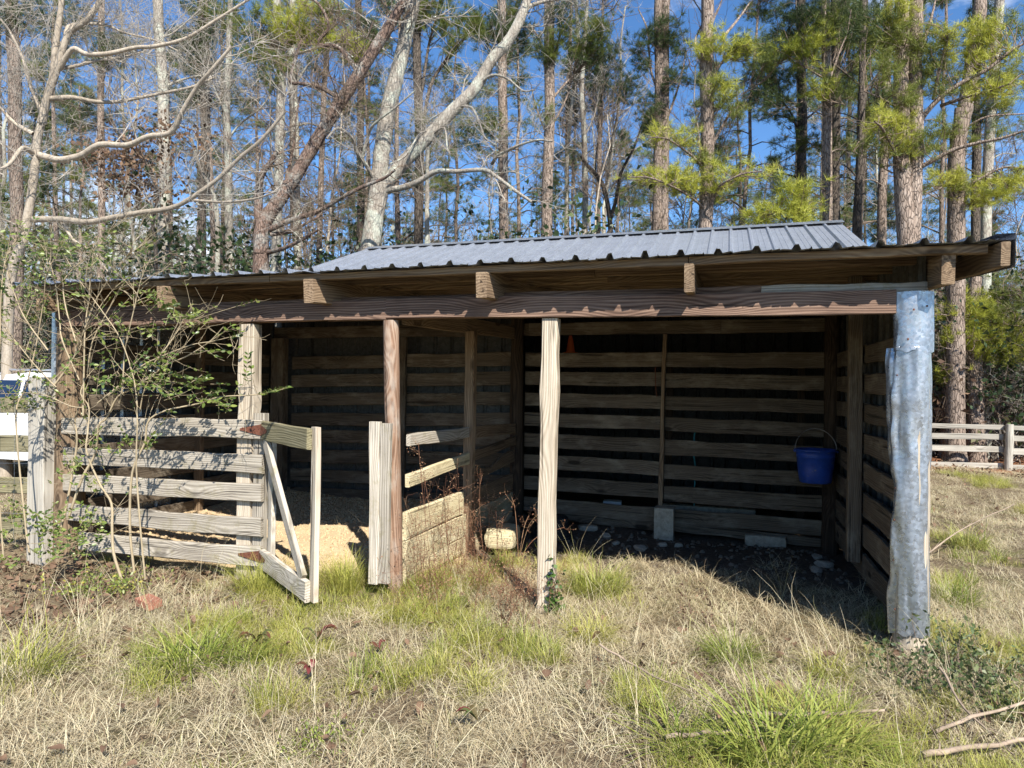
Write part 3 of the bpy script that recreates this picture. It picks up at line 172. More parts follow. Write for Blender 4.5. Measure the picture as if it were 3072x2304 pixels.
def vnoise(x, y, seed=0):
    """smooth value noise in 2D"""
    x = np.asarray(x, float); y = np.asarray(y, float); xi = np.floor(x).astype(int); yi = np.floor(y).astype(int)
    fx = x-xi; fy = y-yi; fx = fx*fx*(3-2*fx); fy = fy*fy*(3-2*fy)
    def h(a, b):
        q = (a*374761393+b*668265263+seed*69069) & 0x7fffffff; q = ((q ^ (q >> 13))*1274126177) & 0x7fffffff
        return ((q ^ (q >> 16)) & 0xffff)/65535.
    return (h(xi,yi)*(1-fx)+h(xi+1,yi)*fx)*(1-fy)+(h(xi,yi+1)*(1-fx)+h(xi+1,yi+1)*fx)*fy
def ss(a, b, x): t = np.clip((np.asarray(x, float)-a)/(b-a), 0, 1); return t*t*(3-2*t)
def ground_z(x, y):
    x = np.asarray(x, float); y = np.asarray(y, float)
    z = -.05+.09*(vnoise(x*.7, y*.7, 1)-.5)+.05*(vnoise(x*2.3, y*2.3, 2)-.5)+.02*(vnoise(x*7, y*7, 3)-.5)
    inl = ss(-.1, .5, y)*ss(3.6, 3.2, y)
    z = z+inl*ss(-3.3, -3.9, x)*ss(-7.6, -7.2, x)*(.12+.08*ss(1.5, 3, y))      # raised stall floor on the left
    z = z+ss(-3.4, -3.1, x)*ss(-2.2, -2.9, x)*ss(.1, .5, y)*ss(1.9, 1.2, y)*.06
    z = z-.1*ss(-5.2, -7, x)*ss(.1, -.3, y)
    z = z+ss(7, 12, y)*.05+(vnoise(x*.06, y*.06, 5)-.5)*1.2*ss(18, 60, y)
    return z
def view_ok(P, m=1.15, dmin=1.2):
    P = np.asarray(P, float); q = P-CAM; z = q@fw; return (z > dmin) & (np.abs(q@RT) < .758*z*m+.5) & (q@UP > -.57*z*m-.5)

# ------------------------------------------------------------------ materials
def mat(name):
    m = bpy.data.materials.new(name); m.use_nodes = True; t = m.node_tree
    b = t.nodes['Principled BSDF']; b.inputs['Specular IOR Level'].default_value = .25
    return m, t, b
def ramp(t, stops, src=None):
    r = t.nodes.new('ShaderNodeValToRGB'); e = r.color_ramp.elements
    while len(e) < len(stops): e.new(.5)
    for q, (p, c) in zip(e, stops): q.position = p; q.color = (*c, 1) if len(c) == 3 else c
    if src is not None: t.links.new(src, r.inputs[0])
    return r.outputs[0]
def noise(t, vec, scale, detail=4, rough=.55, dist=0):
    n = t.nodes.new('ShaderNodeTexNoise'); n.inputs['Scale'].default_value = scale; n.inputs['Detail'].default_value = detail
    n.inputs['Roughness'].default_value = rough; n.inputs['Distortion'].default_value = dist
    if vec is not None: t.links.new(vec, n.inputs['Vector'])
    return n.outputs['Fac']
def mapping(t, vec, scale, loc=(0, 0, 0)):
    n = t.nodes.new('ShaderNodeMapping'); n.inputs['Scale'].default_value = scale; n.inputs['Location'].default_value = loc; t.links.new(vec, n.inputs['Vector']); return n.outputs[0]
def mixc(t, fac, a, b, mode='MIX'):
    n = t.nodes.new('ShaderNodeMix'); n.data_type = 'RGBA'; n.blend_type = mode
    for s, v in (('Factor', fac), ('A', a), ('B', b)):
        i = n.inputs[s]
        if isinstance(v, (int, float)): i.default_value = v
        elif isinstance(v, tuple): i.default_value = (*v, 1)
        else: t.links.new(v, i)
    return n.outputs['Result']
def math_(t, op, a, b=0.):
    n = t.nodes.new('ShaderNodeMath'); n.operation = op
    for k, v in enumerate((a, b)):
        if isinstance(v, (int, float)): n.inputs[k].default_value = v
        else: t.links.new(v, n.inputs[k])
    return n.outputs[0]
def bump(t, b, h, s, d=.01):
    n = t.nodes.new('ShaderNodeBump'); n.inputs['Strength'].default_value = s; n.inputs['Distance'].default_value = d
    t.links.new(h, n.inputs['Height']); t.links.new(n.outputs[0], b.inputs['Normal'])
def wood(name, dark, mid, light, blotch=None, knots=.5, contrast=1, lichen=None):
    m, t, b = mat(name); tc = t.nodes.new('ShaderNodeTexCoord'); oi = t.nodes.new('ShaderNodeObjectInfo')
    sc = t.nodes.new('ShaderNodeVectorMath'); sc.operation = 'SCALE'; sc.inputs[0].default_value = (37, 21, 53); t.links.new(oi.outputs['Random'], sc.inputs['Scale'])
    av = t.nodes.new('ShaderNodeVectorMath'); av.operation = 'ADD'; t.links.new(tc.outputs['Object'], av.inputs[0]); t.links.new(sc.outputs[0], av.inputs[1]); v = av.outputs[0]
    # knots pull the grain around them
    vk = t.nodes.new('ShaderNodeTexVoronoi'); vk.inputs['Scale'].default_value = 1; t.links.new(mapping(t, v, (1.7, 5.2, 5.2)), vk.inputs['Vector'])
    kd = vk.outputs['Distance']
    near = math_(t, 'POWER', math_(t, 'SUBTRACT', 1, math_(t, 'MINIMUM', kd, 1.)), 3)
    wv = t.nodes.new('ShaderNodeVectorMath'); wv.operation = 'ADD'; t.links.new(mapping(t, v, (.22, 8, 8)), wv.inputs[0])
    cb = t.nodes.new('ShaderNodeCombineXYZ'); t.links.new(math_(t, 'MULTIPLY', near, .9), cb.inputs[2]); t.links.new(math_(t, 'MULTIPLY', near, .5), cb.inputs[1]); t.links.new(cb.outputs[0], wv.inputs[1])
    rings = t.nodes.new('ShaderNodeTexWave'); rings.bands_direction = 'Z'; rings.inputs['Scale'].default_value = 2.1; rings.inputs['Distortion'].default_value = 5.5; rings.inputs['Detail'].default_value = 3; rings.inputs['Detail Scale'].default_value = .45
    t.links.new(wv.outputs[0], rings.inputs['Vector'])
    fine = noise(t, mapping(t, v, (1.5, 62, 62)), 1, 6, .7, .4)
    crack = noise(t, mapping(t, v, (.9, 34, 34)), 1, 3, .5, .5)
    big = noise(t, mapping(t, v, (1.3, 4, 4)), 1, 6, .65)
    g = math_(t, 'ADD', math_(t, 'MULTIPLY', rings.outputs['Fac'], .15*contrast), math_(t, 'ADD', math_(t, 'MULTIPLY', fine, .62), math_(t, 'MULTIPLY', big, .36)))
    col = ramp(t, [(.36, dark), (.54, mid), (.74, light)], g)
    ck = ramp(t, [(.31, (1, 1, 1)), (.38, (0, 0, 0))], crack)
    col = mixc(t, math_(t, 'MULTIPLY', ck, .75), col, tuple(c*.3 for c in dark))
    if blotch: col = mixc(t, math_(t, 'MULTIPLY', ramp(t, [(.5, (0, 0, 0)), (.68, (1, 1, 1))], noise(t, mapping(t, v, (2.4, 7, 7)), 1, 6, .7)), .7), col, blotch)
    if lichen: col = mixc(t, math_(t, 'MULTIPLY', ramp(t, [(.52, (0, 0, 0)), (.66, (1, 1, 1))], noise(t, v, 6, 6, .7)), .6), col, lichen)
    if knots:
        sel = ramp(t, [(.5, (0, 0, 0)), (.52, (1, 1, 1))], vk.outputs['Color'])
        kn = math_(t, 'MULTIPLY', math_(t, 'MULTIPLY', ramp(t, [(.10, (1, 1, 1)), (.17, (0, 0, 0))], kd), sel), knots)
        col = mixc(t, kn, col, tuple(c*.45 for c in dark))
    hsv = t.nodes.new('ShaderNodeHueSaturation'); t.links.new(col, hsv.inputs['Color'])
    t.links.new(math_(t, 'ADD', .82, math_(t, 'MULTIPLY', oi.outputs['Random'], .36)), hsv.inputs['Value'])
    hsv.inputs['Saturation'].default_value = 1
    t.links.new(hsv.outputs[0], b.inputs['Base Color']); b.inputs['Roughness'].default_value = .88
    bump(t, b, math_(t, 'SUBTRACT', math_(t, 'ADD', fine, math_(t, 'MULTIPLY', rings.outputs['Fac'], .3)), math_(t, 'MULTIPLY', ck, .9)), .55, .006)
    return m
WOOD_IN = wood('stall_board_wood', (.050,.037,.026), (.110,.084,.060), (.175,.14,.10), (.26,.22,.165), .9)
WOOD_GREY = wood('weathered_grey_wood', (.15,.125,.10), (.33,.29,.235), (.50,.45,.375), None, .8, 1.2, (.22,.19,.10))
WOOD_PALE = wood('pale_bare_wood', (.19,.145,.10), (.40,.335,.255), (.56,.50,.40), None, .6, .8)
WOOD_BEAM = wood('dark_stained_beam_wood', (.05,.03,.022), (.15,.092,.066), (.30,.20,.145), None, .8, 1.2)
WOOD_RAFT = wood('rafter_wood', (.075,.05,.032), (.18,.122,.075), (.31,.225,.145), None, .7)
WOOD_RED = wood('reddish_pole_wood', (.085,.048,.032), (.235,.14,.09), (.38,.28,.21), (.37,.33,.28), .5, 1.1)
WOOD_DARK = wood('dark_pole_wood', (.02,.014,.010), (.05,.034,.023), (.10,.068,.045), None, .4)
WOOD_MUD = wood('mud_caked_plank_wood', (.29,.23,.13), (.50,.425,.265), (.62,.55,.37), (.66,.60,.42), .2, .5)
WOOD_FENCE = wood('silver_fence_wood', (.17,.15,.125), (.36,.33,.28), (.50,.47,.41), None, .5, .8)
WOOD_MOSS = wood('mossy_fence_wood', (.09,.08,.045), (.20,.175,.10), (.33,.295,.19), None, .4, .8)
def metal(name, base, rough=.42, spangle=26, metallic=.75, dirt=None):
    m, t, b = mat(name); tc = t.nodes.new('ShaderNodeTexCoord'); v = tc.outputs['Object']
    vo = t.nodes.new('ShaderNodeTexVoronoi'); vo.inputs['Scale'].default_value = spangle; t.links.new(v, vo.inputs['Vector'])
    sp = t.nodes.new('ShaderNodeSeparateColor'); t.links.new(vo.outputs['Color'], sp.inputs[0])
    n = noise(t, v, 3.5, 6, .65)
    g = math_(t, 'ADD', math_(t, 'MULTIPLY', sp.outputs[0], .45), math_(t, 'MULTIPLY', n, .55))
    col = ramp(t, [(.2, tuple(c*.72 for c in base)), (.5, base), (.8, tuple(min(1, c*1.25) for c in base))], g)
    if dirt: col = mixc(t, math_(t, 'MULTIPLY', ramp(t, [(.52, (0,0,0)), (.7, (1,1,1))], noise(t, v, 1.7, 7, .7)), .5), col, dirt)
    t.links.new(col, b.inputs['Base Color']); b.inputs['Metallic'].default_value = metallic
    t.links.new(math_(t, 'ADD', rough-.12, math_(t, 'MULTIPLY', sp.outputs[1], .24)), b.inputs['Roughness'])
    bump(t, b, n, .25, .01); return m
GALV = metal('galvanised_sheet', (.37,.40,.445), .36, 60, .75, (.52,.51,.47))
ROOFM = metal('ribbed_roof_metal', (.36,.385,.43), .42, 90, .6, None)
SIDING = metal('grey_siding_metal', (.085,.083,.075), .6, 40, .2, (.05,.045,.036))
RUST = metal('rusty_hinge_iron', (.15,.060,.038), .7, 60, .2, (.26,.11,.06))
def flat(name, col, rough=.6, var=.15, scale=8, metallic=0, spec=.4, speck=None):
    m, t, b = mat(name); tc = t.nodes.new('ShaderNodeTexCoord'); n = noise(t, tc.outputs['Object'], scale, 6, .65)
    c = ramp(t, [(.3, tuple(x*(1-var) for x in col)), (.7, tuple(min(1, x*(1+var)) for x in col))], n)
    if speck: c = mixc(t, ramp(t, [(.60, (0,0,0)), (.68, (1,1,1))], noise(t, tc.outputs['Object'], scale*3, 5, .7)), c, speck)
    t.links.new(c, b.inputs['Base Color']); b.inputs['Roughness'].default_value = rough; b.inputs['Metallic'].default_value = metallic; b.inputs['Specular IOR Level'].default_value = spec
    bump(t, b, n, .2, .006); return m
def foliage(name, cols, trans=.3, rough=.6, spec=.3, clump=1.6):
    m, t, b = mat(name); ge = t.nodes.new('ShaderNodeNewGeometry'); oi = t.nodes.new('ShaderNodeObjectInfo')
    tc = t.nodes.new('ShaderNodeTexCoord')
    g = math_(t, 'ADD', math_(t, 'MULTIPLY', ge.outputs['Random Per Island'], .55), math_(t, 'ADD', math_(t, 'MULTIPLY', noise(t, tc.outputs['Object'], clump, 3), .5), math_(t, 'MULTIPLY', math_(t, 'SUBTRACT', oi.outputs['Random'], .5), .3)))
    k = len(cols); c = ramp(t, [(.08+.84*i/(k-1), q) for i, q in enumerate(cols)], g)
    t.links.new(c, b.inputs['Base Color']); b.inputs['Roughness'].default_value = rough; b.inputs['Specular IOR Level'].default_value = spec
    tr = t.nodes.new('ShaderNodeBsdfTranslucent'); t.links.new(c, tr.inputs['Color'])
    ms = t.nodes.new('ShaderNodeMixShader'); ms.inputs[0].default_value = trans
    t.links.new(b.outputs[0], ms.inputs[1]); t.links.new(tr.outputs[0], ms.inputs[2]); t.links.new(ms.outputs[0], t.nodes['Material Output'].inputs['Surface']); return m
STRAW = foliage('dry_straw_grass', [(.13,.085,.05), (.32,.245,.145), (.50,.42,.27), (.64,.57,.40), (.36,.35,.13)], .25, .6, .25, 3)
GREEN = foliage('green_grass_blades', [(.10,.14,.025), (.21,.26,.045), (.32,.34,.075), (.46,.41,.16)], .3, .5, .35)
TURF = foliage('fine_yellow_green_turf', [(.17,.19,.035), (.32,.33,.06), (.42,.40,.10), (.52,.46,.22)], .3, .55, .3)
NEED = [foliage('dark_pine_needles', [(.030,.050,.018), (.065,.095,.028), (.11,.14,.04)], .25, .5, .3),  # darkest of the needle greens, also used on the treetops
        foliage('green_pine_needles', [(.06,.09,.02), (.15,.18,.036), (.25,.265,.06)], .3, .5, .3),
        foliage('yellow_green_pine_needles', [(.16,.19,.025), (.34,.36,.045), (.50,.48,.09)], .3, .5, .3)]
PRIVET = foliage('privet_leaves', [(.035,.065,.016), (.09,.14,.03), (.18,.235,.05), (.26,.30,.08), (.50,.42,.07)], .3, .35, .5)
DARKLEAF = foliage('dark_evergreen_leaves', [(.012,.028,.010), (.03,.055,.018), (.07,.10,.035)], .2, .4, .5)
DEADLEAF = foliage('brown_dead_leaves', [(.045,.026,.019), (.10,.06,.04), (.20,.125,.08), (.28,.19,.12)], .2, .7, .2)
REDDISH = foliage('reddish_dead_weed', [(.10,.045,.03), (.22,.10,.06), (.36,.24,.14)], .2, .7, .2)
DOCK = foliage('red_and_green_dock_leaves', [(.05,.11,.03), (.10,.15,.05), (.14,.03,.03), (.26,.07,.065)], .25, .4, .4)
def bark(name, dark, mid, light, lichen=None, plates=1.):
    m, t, b = mat(name); tc = t.nodes.new('ShaderNodeTexCoord'); v = tc.outputs['Object']; oi = t.nodes.new('ShaderNodeObjectInfo')
    vo = t.nodes.new('ShaderNodeTexVoronoi'); vo.feature = 'DISTANCE_TO_EDGE'; vo.inputs['Scale'].default_value = 1; vo.inputs['Randomness'].default_value = 1
    dv = t.nodes.new('ShaderNodeVectorMath'); dv.operation = 'ADD'; t.links.new(mapping(t, v, (22, 22, 6)), dv.inputs[0])
    nz = t.nodes.new('ShaderNodeTexNoise'); nz.inputs['Scale'].default_value = 9; t.links.new(v, nz.inputs['Vector']); t.links.new(nz.outputs['Color'], dv.inputs[1]); t.links.new(dv.outputs[0], vo.inputs['Vector'])
    n = noise(t, mapping(t, v, (16, 16, 5)), 1, 7, .7); bg_ = noise(t, v, .9, 4)
    col = ramp(t, [(.3, dark), (.5, mid), (.7, light)], math_(t, 'ADD', math_(t, 'MULTIPLY', n, .7), math_(t, 'MULTIPLY', bg_, .3)))
    ed = ramp(t, [(.0, (1,1,1)), (.12, (0,0,0))], vo.outputs['Distance'])
    col = mixc(t, math_(t, 'MULTIPLY', ed, .8*plates), col, tuple(c*.35 for c in dark))
    if lichen: col = mixc(t, math_(t, 'MULTIPLY', ramp(t, [(.49, (0,0,0)), (.60, (1,1,1))], noise(t, v, 2.6, 7, .7)), .8), col, lichen)
    hsv = t.nodes.new('ShaderNodeHueSaturation'); t.links.new(col, hsv.inputs['Color']); t.links.new(math_(t, 'ADD', .8, math_(t, 'MULTIPLY', oi.outputs['Random'], .4)), hsv.inputs['Value'])
    t.links.new(hsv.outputs[0], b.inputs['Base Color']); b.inputs['Roughness'].default_value = .9
    bump(t, b, math_(t, 'SUBTRACT', n, math_(t, 'MULTIPLY', ed, plates)), .8, .02); return m
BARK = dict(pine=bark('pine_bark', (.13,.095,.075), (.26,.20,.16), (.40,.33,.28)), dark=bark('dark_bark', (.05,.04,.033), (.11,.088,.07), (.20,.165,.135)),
            smooth=bark('smooth_tan_bark', (.24,.195,.15), (.38,.32,.25), (.50,.44,.36), None, .15), lichen=bark('lichen_spotted_bark', (.17,.14,.115), (.31,.275,.23), (.43,.40,.35), (.46,.48,.40), .5),
            cherry=bark('reddish_dark_bark', (.07,.045,.035), (.17,.115,.09), (.28,.20,.16), (.30,.29,.26), .8))
TWIG = flat('pale_bare_twig', (.33,.295,.25), .85, .4, 3); TWIG_D = flat('brown_bare_twig', (.17,.125,.09), .85, .4, 3)
STICKM = flat('weathered_stick', (.27,.205,.15), .9, .45, 6)
STEMM = flat('tan_shrub_stem', (.33,.265,.17), .8, .3, 5)

# ------------------------------------------------------------------ ground
def ground():
    xs = np.concatenate([np.linspace(-260, -32, 20), np.linspace(-30, -9.2, 40), np.arange(-9, 4.01, .07), np.linspace(4.3, 16, 40), np.linspace(18, 260, 22)])
    ys = np.concatenate([np.linspace(-120, -8, 14), np.linspace(-7, -3.6, 12), np.arange(-3.4, 3.6, .07), np.linspace(3.8, 16, 44), np.linspace(17, 400, 34)])
    X, Y = np.meshgrid(xs, ys); Z = ground_z(X, Y); n, m = X.shape
    V = np.stack([X, Y, Z], -1).reshape(-1, 3); i = np.arange(n-1)[:, None]*m+np.arange(m-1)[None]
    b = MB(); b.add(V, np.stack([i, i+1, i+m+1, i+m], -1).reshape(-1, 4))
    me = b.mesh('ground')
    nz = vnoise(X*1.6, Y*1.6, 11)-.5
    sand = ss(-3.2, -3.6, X+.3*nz)*ss(-7.4, -7.1, X)*ss(-.15, .25, Y+.4*nz)*ss(3.4, 3.2, Y)
    sand = np.maximum(sand, .8*ss(-1.9, -2.6, X+.5*nz)*ss(-3.7, -3.4, X)*ss(.2, .7, Y+.5*nz)*ss(2.2, 1.4, Y))
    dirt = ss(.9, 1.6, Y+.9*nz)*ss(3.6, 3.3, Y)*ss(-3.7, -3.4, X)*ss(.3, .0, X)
    lit = ss(-4.9, -5.9, X+.8*nz)*ss(.2, -.1, Y)*ss(-2.2, -1.2, Y)
    straw = ss(10.6, 11.6, Y+2*nz)*ss(17, 13, Y)
    woods = ss(6.3, 8.5, Y+2*nz)
    A = me.color_attributes.new('cover', 'FLOAT_COLOR', 'POINT'); col = np.stack([sand, dirt, np.maximum(lit, woods*.9), straw], -1).reshape(-1, 4)
    A.data.foreach_set('color', col.astype(np.float32).ravel())
    m_, t, bs = mat('ground_cover'); at = t.nodes.new('ShaderNodeAttribute'); at.attribute_name = 'cover'
    se = t.nodes.new('ShaderNodeSeparateColor'); t.links.new(at.outputs['Color'], se.inputs[0]); ge = t.nodes.new('ShaderNodeTexCoord'); v = ge.outputs['Object']
    f1 = noise(t, v, 30, 8, .7); f2 = noise(t, v, 140, 4, .7); f3 = noise(t, v, 2.2, 6, .6)
    thatch = ramp(t, [(.3, (.05,.035,.022)), (.5, (.13,.095,.058)), (.72, (.27,.21,.13))], f1)
    thatch = mixc(t, ramp(t, [(.5, (0,0,0)), (.65, (.5,.5,.5))], f3), thatch, (.14,.15,.045))
    sand_c = ramp(t, [(.3, (.40,.28,.155)), (.5, (.58,.43,.26)), (.7, (.68,.55,.37))], math_(t, 'ADD', math_(t, 'MULTIPLY', f1, .5), math_(t, 'MULTIPLY', f2, .5)))
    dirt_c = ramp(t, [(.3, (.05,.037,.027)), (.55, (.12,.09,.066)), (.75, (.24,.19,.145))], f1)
    lit_c = ramp(t, [(.3, (.06,.042,.027)), (.5, (.15,.11,.065)), (.7, (.27,.21,.13))], f1)
    str_c = ramp(t, [(.3, (.12,.045,.022)), (.6, (.30,.13,.06)), (.8, (.42,.22,.11))], f1)
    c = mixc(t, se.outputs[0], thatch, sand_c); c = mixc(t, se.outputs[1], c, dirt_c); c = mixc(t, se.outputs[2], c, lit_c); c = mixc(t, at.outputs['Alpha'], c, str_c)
    t.links.new(c, bs.inputs['Base Color']); bs.inputs['Roughness'].default_value = .95; bump(t, bs, math_(t, 'ADD', f1, math_(t, 'MULTIPLY', f2, .4)), .8, .02)
    o = link('ground', me, m_); tag(o, kind='structure')
ground()

# ------------------------------------------------------------------ boards, poles, sheets
def frame(p0, p1, up):
    p0 = Vector(p0); ex = (Vector(p1)-p0); L = ex.length; ex.normalize(); ez = Vector(up); ez = (ez-ex*ez.dot(ex)).normalized(); ey = ez.cross(ex)
    return Matrix(((ex.x,ey.x,ez.x,p0.x),(ex.y,ey.y,ez.y,p0.y),(ex.z,ey.z,ez.z,p0.z),(0,0,0,1))), L
def board(name, p0, p1, h, th, m, parent, up=(0, 0, 1), bow=.006, rough=.003, seg=7, prof=None):
    """a sawn board: length p0-p1, height h along up, thickness th; edges slightly uneven, corners eased, a little warp"""
    M, L = frame(p0, p1, up); x = np.linspace(0, L, seg); ch = min(.005, th*.2)
    bz = bow*rnd.uniform(-1, 1)*np.sin(np.pi*x/L)+rnd.uniform(-.5, .5)*bow*np.sin(2*np.pi*x/L); by = .5*bow*rnd.uniform(-1, 1)*np.sin(np.pi*x/L)
    V = []
    for k in range(seg):
        t_ = h/2+rnd.gauss(0, rough); b_ = -h/2+rnd.gauss(0, rough)
        if prof: dt, db = prof(x[k]/L); t_ += dt; b_ += db
        y0, y1 = -th/2, th/2
        e = (rnd.uniform(-.004, .004) if k in (0, seg-1) else 0)
        V += [(x[k]+e, y+by[k], z+bz[k]) for y, z in ((y0+ch,b_),(y1-ch,b_),(y1,b_+ch),(y1,t_-ch),(y1-ch,t_),(y0+ch,t_),(y0,t_-ch),(y0,b_+ch))]
    i = np.arange(seg-1)[:, None]*8; j = np.arange(8)[None]; k = (j+1) % 8
    b = MB(); b.add(V, np.stack([i+j, i+8+j, i+8+k, i+k], -1).reshape(-1, 4)[:, ::-1])
    e = (seg-1)*8; b.F.append((np.array([list(range(8))[::-1], [e+q for q in range(8)]])[:, ::-1], 0))
    return b.build(name, m, parent, M, smooth=False)
def pole(name, p0, p1, ra, rb, m, parent, jit=.03, sides=14, lean=0):
    M, L = frame(p0, p1, (0, 1, 0) if abs((Vector(p1)-Vector(p0)).normalized().y) < .9 else (1, 0, 0)); n = 12; x = np.linspace(0, L, n)
    b = MB(); P = np.stack([x, lean*np.sin(np.pi*x/L)+np.cumsum(rng.normal(0, .002, n)), np.cumsum(rng.normal(0, .002, n))], -1)
    b.tube(P, np.linspace(ra, rb, n), sides, 0, True, jit); return b.build(name, m, parent, M)
def sheet(name, x0, x1, ya, za, yb, zb, parent, rib=.229, h=.026, m=None, ragged=0):
    """ribbed metal sheet: profile along X, running from (ya, za) to (yb, zb)"""
    pr = [(0, 0), (.30, 0), (.31, .004), (.34, .004), (.35, 0), (.62, 0), (.63, .004), (.66, .004), (.67, 0)]
    xs, zs = [], []; k = 0; x = x0
    while x < x1-1e-4:
        for u, z in [(-.12, 0), (-.05, h), (.05, h), (.12, 0)]+[(.12+(.88-.12)*u, z) for u, z in pr[1:]]:
            q = x+rib*(u+.12)
            if q <= x1: xs.append(q); zs.append(z)
        x += rib
    xs.append(x1); zs.append(0); xs = np.array(xs); zs = np.array(zs); rows = 6; n = len(xs); V = []
    dy, dz = yb-ya, zb-za; Ln = math.hypot(dy, dz); ny, nz = -dz/Ln, dy/Ln
    if nz < 0: ny, nz = -ny, -nz
    off = rnd.uniform(-.002, .003)
    for r in range(rows):
        f = r/(rows-1); w = (rng.normal(0, ragged, n) if r == 0 and ragged else 0)
        V.append(np.stack([xs, ya+dy*f+ny*(zs+off)+w*.4, za+dz*f+nz*(zs+off)+w], -1))
    i = np.arange(rows-1)[:, None]*n+np.arange(n-1)[None]
    b = MB(); b.add(np.concatenate(V), np.stack([i, i+1, i+n+1, i+n], -1).reshape(-1, 4)); return b.build(name, m or ROOFM, parent, None, smooth=False)
def wallsheet(name, p0, p1, z0, z1, parent, rib=.229, h=.02, m=None):
    """vertical ribbed siding from p0 to p1 in plan"""
    p0 = np.array(p0, float); p1 = np.array(p1, float); d = p1-p0; L = np.linalg.norm(d); d /= L; nn = np.array([-d[1], d[0]])
    xs, zs = [0], [0]; x = rib/2
    while x < L:
        for u, z in ((-.13, 0), (-.05, h), (.05, h), (.13, 0)):
            if 0 < x+rib*u < L: xs.append(x+rib*u); zs.append(z)
        x += rib
    xs.append(L); zs.append(0); xs = np.array(xs); zs = np.array(zs); n = len(xs); P = p0+xs[:, None]*d+zs[:, None]*nn
    z1 = z1(P) if callable(z1) else np.full(n, z1)
    V = np.concatenate([np.column_stack([P, np.full(n, z0)]), np.column_stack([P, z1])]); i = np.arange(n-1)
    b = MB(); b.add(V, np.stack([i, i+1, i+n+1, i+n], -1)); return b.build(name, m or SIDING, parent, None, smooth=False)

# ------------------------------------------------------------------ the shed
shed = thing('pole_shed', 'long open-fronted wooden pole shed with ribbed grey metal roof', 'shed', (-3.5, 0, 0))
ROOF = lambda y: 2.455+.07*(y+.345)      # underside of the lean-to roof sheet
# front beams, joined at the second pole
board('beam', (-7.1, -.052, 2.18), (-3.672, -.052, 2.19), .155, .04, WOOD_BEAM, shed)
board('beam', (-3.668, -.052, 2.195), (-.135, -.052, 2.155), .155, .04, WOOD_BEAM, shed)
board('beam', (-7.1, .075, 2.20), (-4.3, .075, 2.215), .19, .04, WOOD_BEAM, shed); board('beam', (-4.28, .075, 2.215), (-.92, .075, 2.205), .19, .04, WOOD_BEAM, shed)
board('beam', (-.915, .075, 2.205), (.07, .075, 2.20), .19, .04, WOOD_GREY, shed)
# posts
board('post', (-4.985, 0, -.3), (-4.985, 0, 2.095), .145, .11, WOOD_PALE, shed, (1, 0, 0), .012, .006, 12)
pole('post', (-3.585, 0, -.3), (-3.65, 0, 2.105), .058, .062, WOOD_RED, shed, .025)
board('post', (-2.365, 0, -.3), (-2.36, 0, 2.098), .115, .10, WOOD_PALE, shed, (1, 0, 0), .01, .004, 10)
pole('post', (-7.02, .02, -.35), (-7.02, .02, 2.09), .135, .12, WOOD_RAFT, shed, .03)
pole('corner_pole', (-.03, .0, -.3), (-.03, .0, 2.22), .098, .096, WOOD_PALE, shed, .03)
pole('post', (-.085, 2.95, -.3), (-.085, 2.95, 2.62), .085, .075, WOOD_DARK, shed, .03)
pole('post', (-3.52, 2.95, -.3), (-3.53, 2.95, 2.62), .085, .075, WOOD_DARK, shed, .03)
board('post', (-6.86, 2.92, -.3), (-6.86, 2.92, 2.20), .19, .12, WOOD_IN, shed, (1, 0, 0))
board('post', (-3.53, 1.41, -.2), (-3.53, 1.41, 2.13), .095, .09, WOOD_RAFT, shed, (1, 0, 0))
board('stop_board', (-3.71, -.135, .07), (-3.71, -.135, 1.315), .085, .045, WOOD_GREY, shed, (1, 0, 0)); board('stop_board', (-3.622, -.13, .08), (-3.622, -.13, 1.305), .085, .045, WOOD_GREY, shed, (1, 0, 0))
# tie beam over the partition, header along the back
board('tie_beam', (-3.6, .10, 2.16), (-3.56, 2.9, 2.24), .15, .04, WOOD_RAFT, shed)
for a, b in ((-7.0, -5.2), (-5.195, -3.4), (-3.395, -1.2), (-1.195, .02)):
    board('header', (a, 3.0, 2.285), (b, 3.0, 2.29), .145, .045, WOOD_IN, shed)
# rafters with sawn ends over the beam, purlins on them
for x, w, ye in ((-6.98, .08, -.33), (-5.615, .075, -.33), (-4.19, .085, -.335), (-2.785, .082, -.33), (-1.37, .06, -.33), (.10, .07, -.235)):
    lo = lambda y: ROOF(y)-.055-.092
    b = board('rafter', (x, ye, lo(ye)), (x, 3.05, lo(3.05)), .182, w, WOOD_RAFT, shed, (0, 0, 1), .004)
board('rafter', (.345, -.36, ROOF(-.36)-.075), (.345, 3.05, ROOF(3.05)-.075), .14, .045, WOOD_RAFT, shed)
for y in (-.225, .32, .93, 1.54, 2.15, 2.76):
    for a, b in ((-7.2, -4.6), (-4.595, -2.1 if y > 0 else -1.38), (-2.095 if y > 0 else -1.375, .29)):
        board('purlin', (a, y, ROOF(y)-.030), (b, y, ROOF(y)-.030), .052, .09, WOOD_RAFT, shed, (0, -.07, 1), .003)
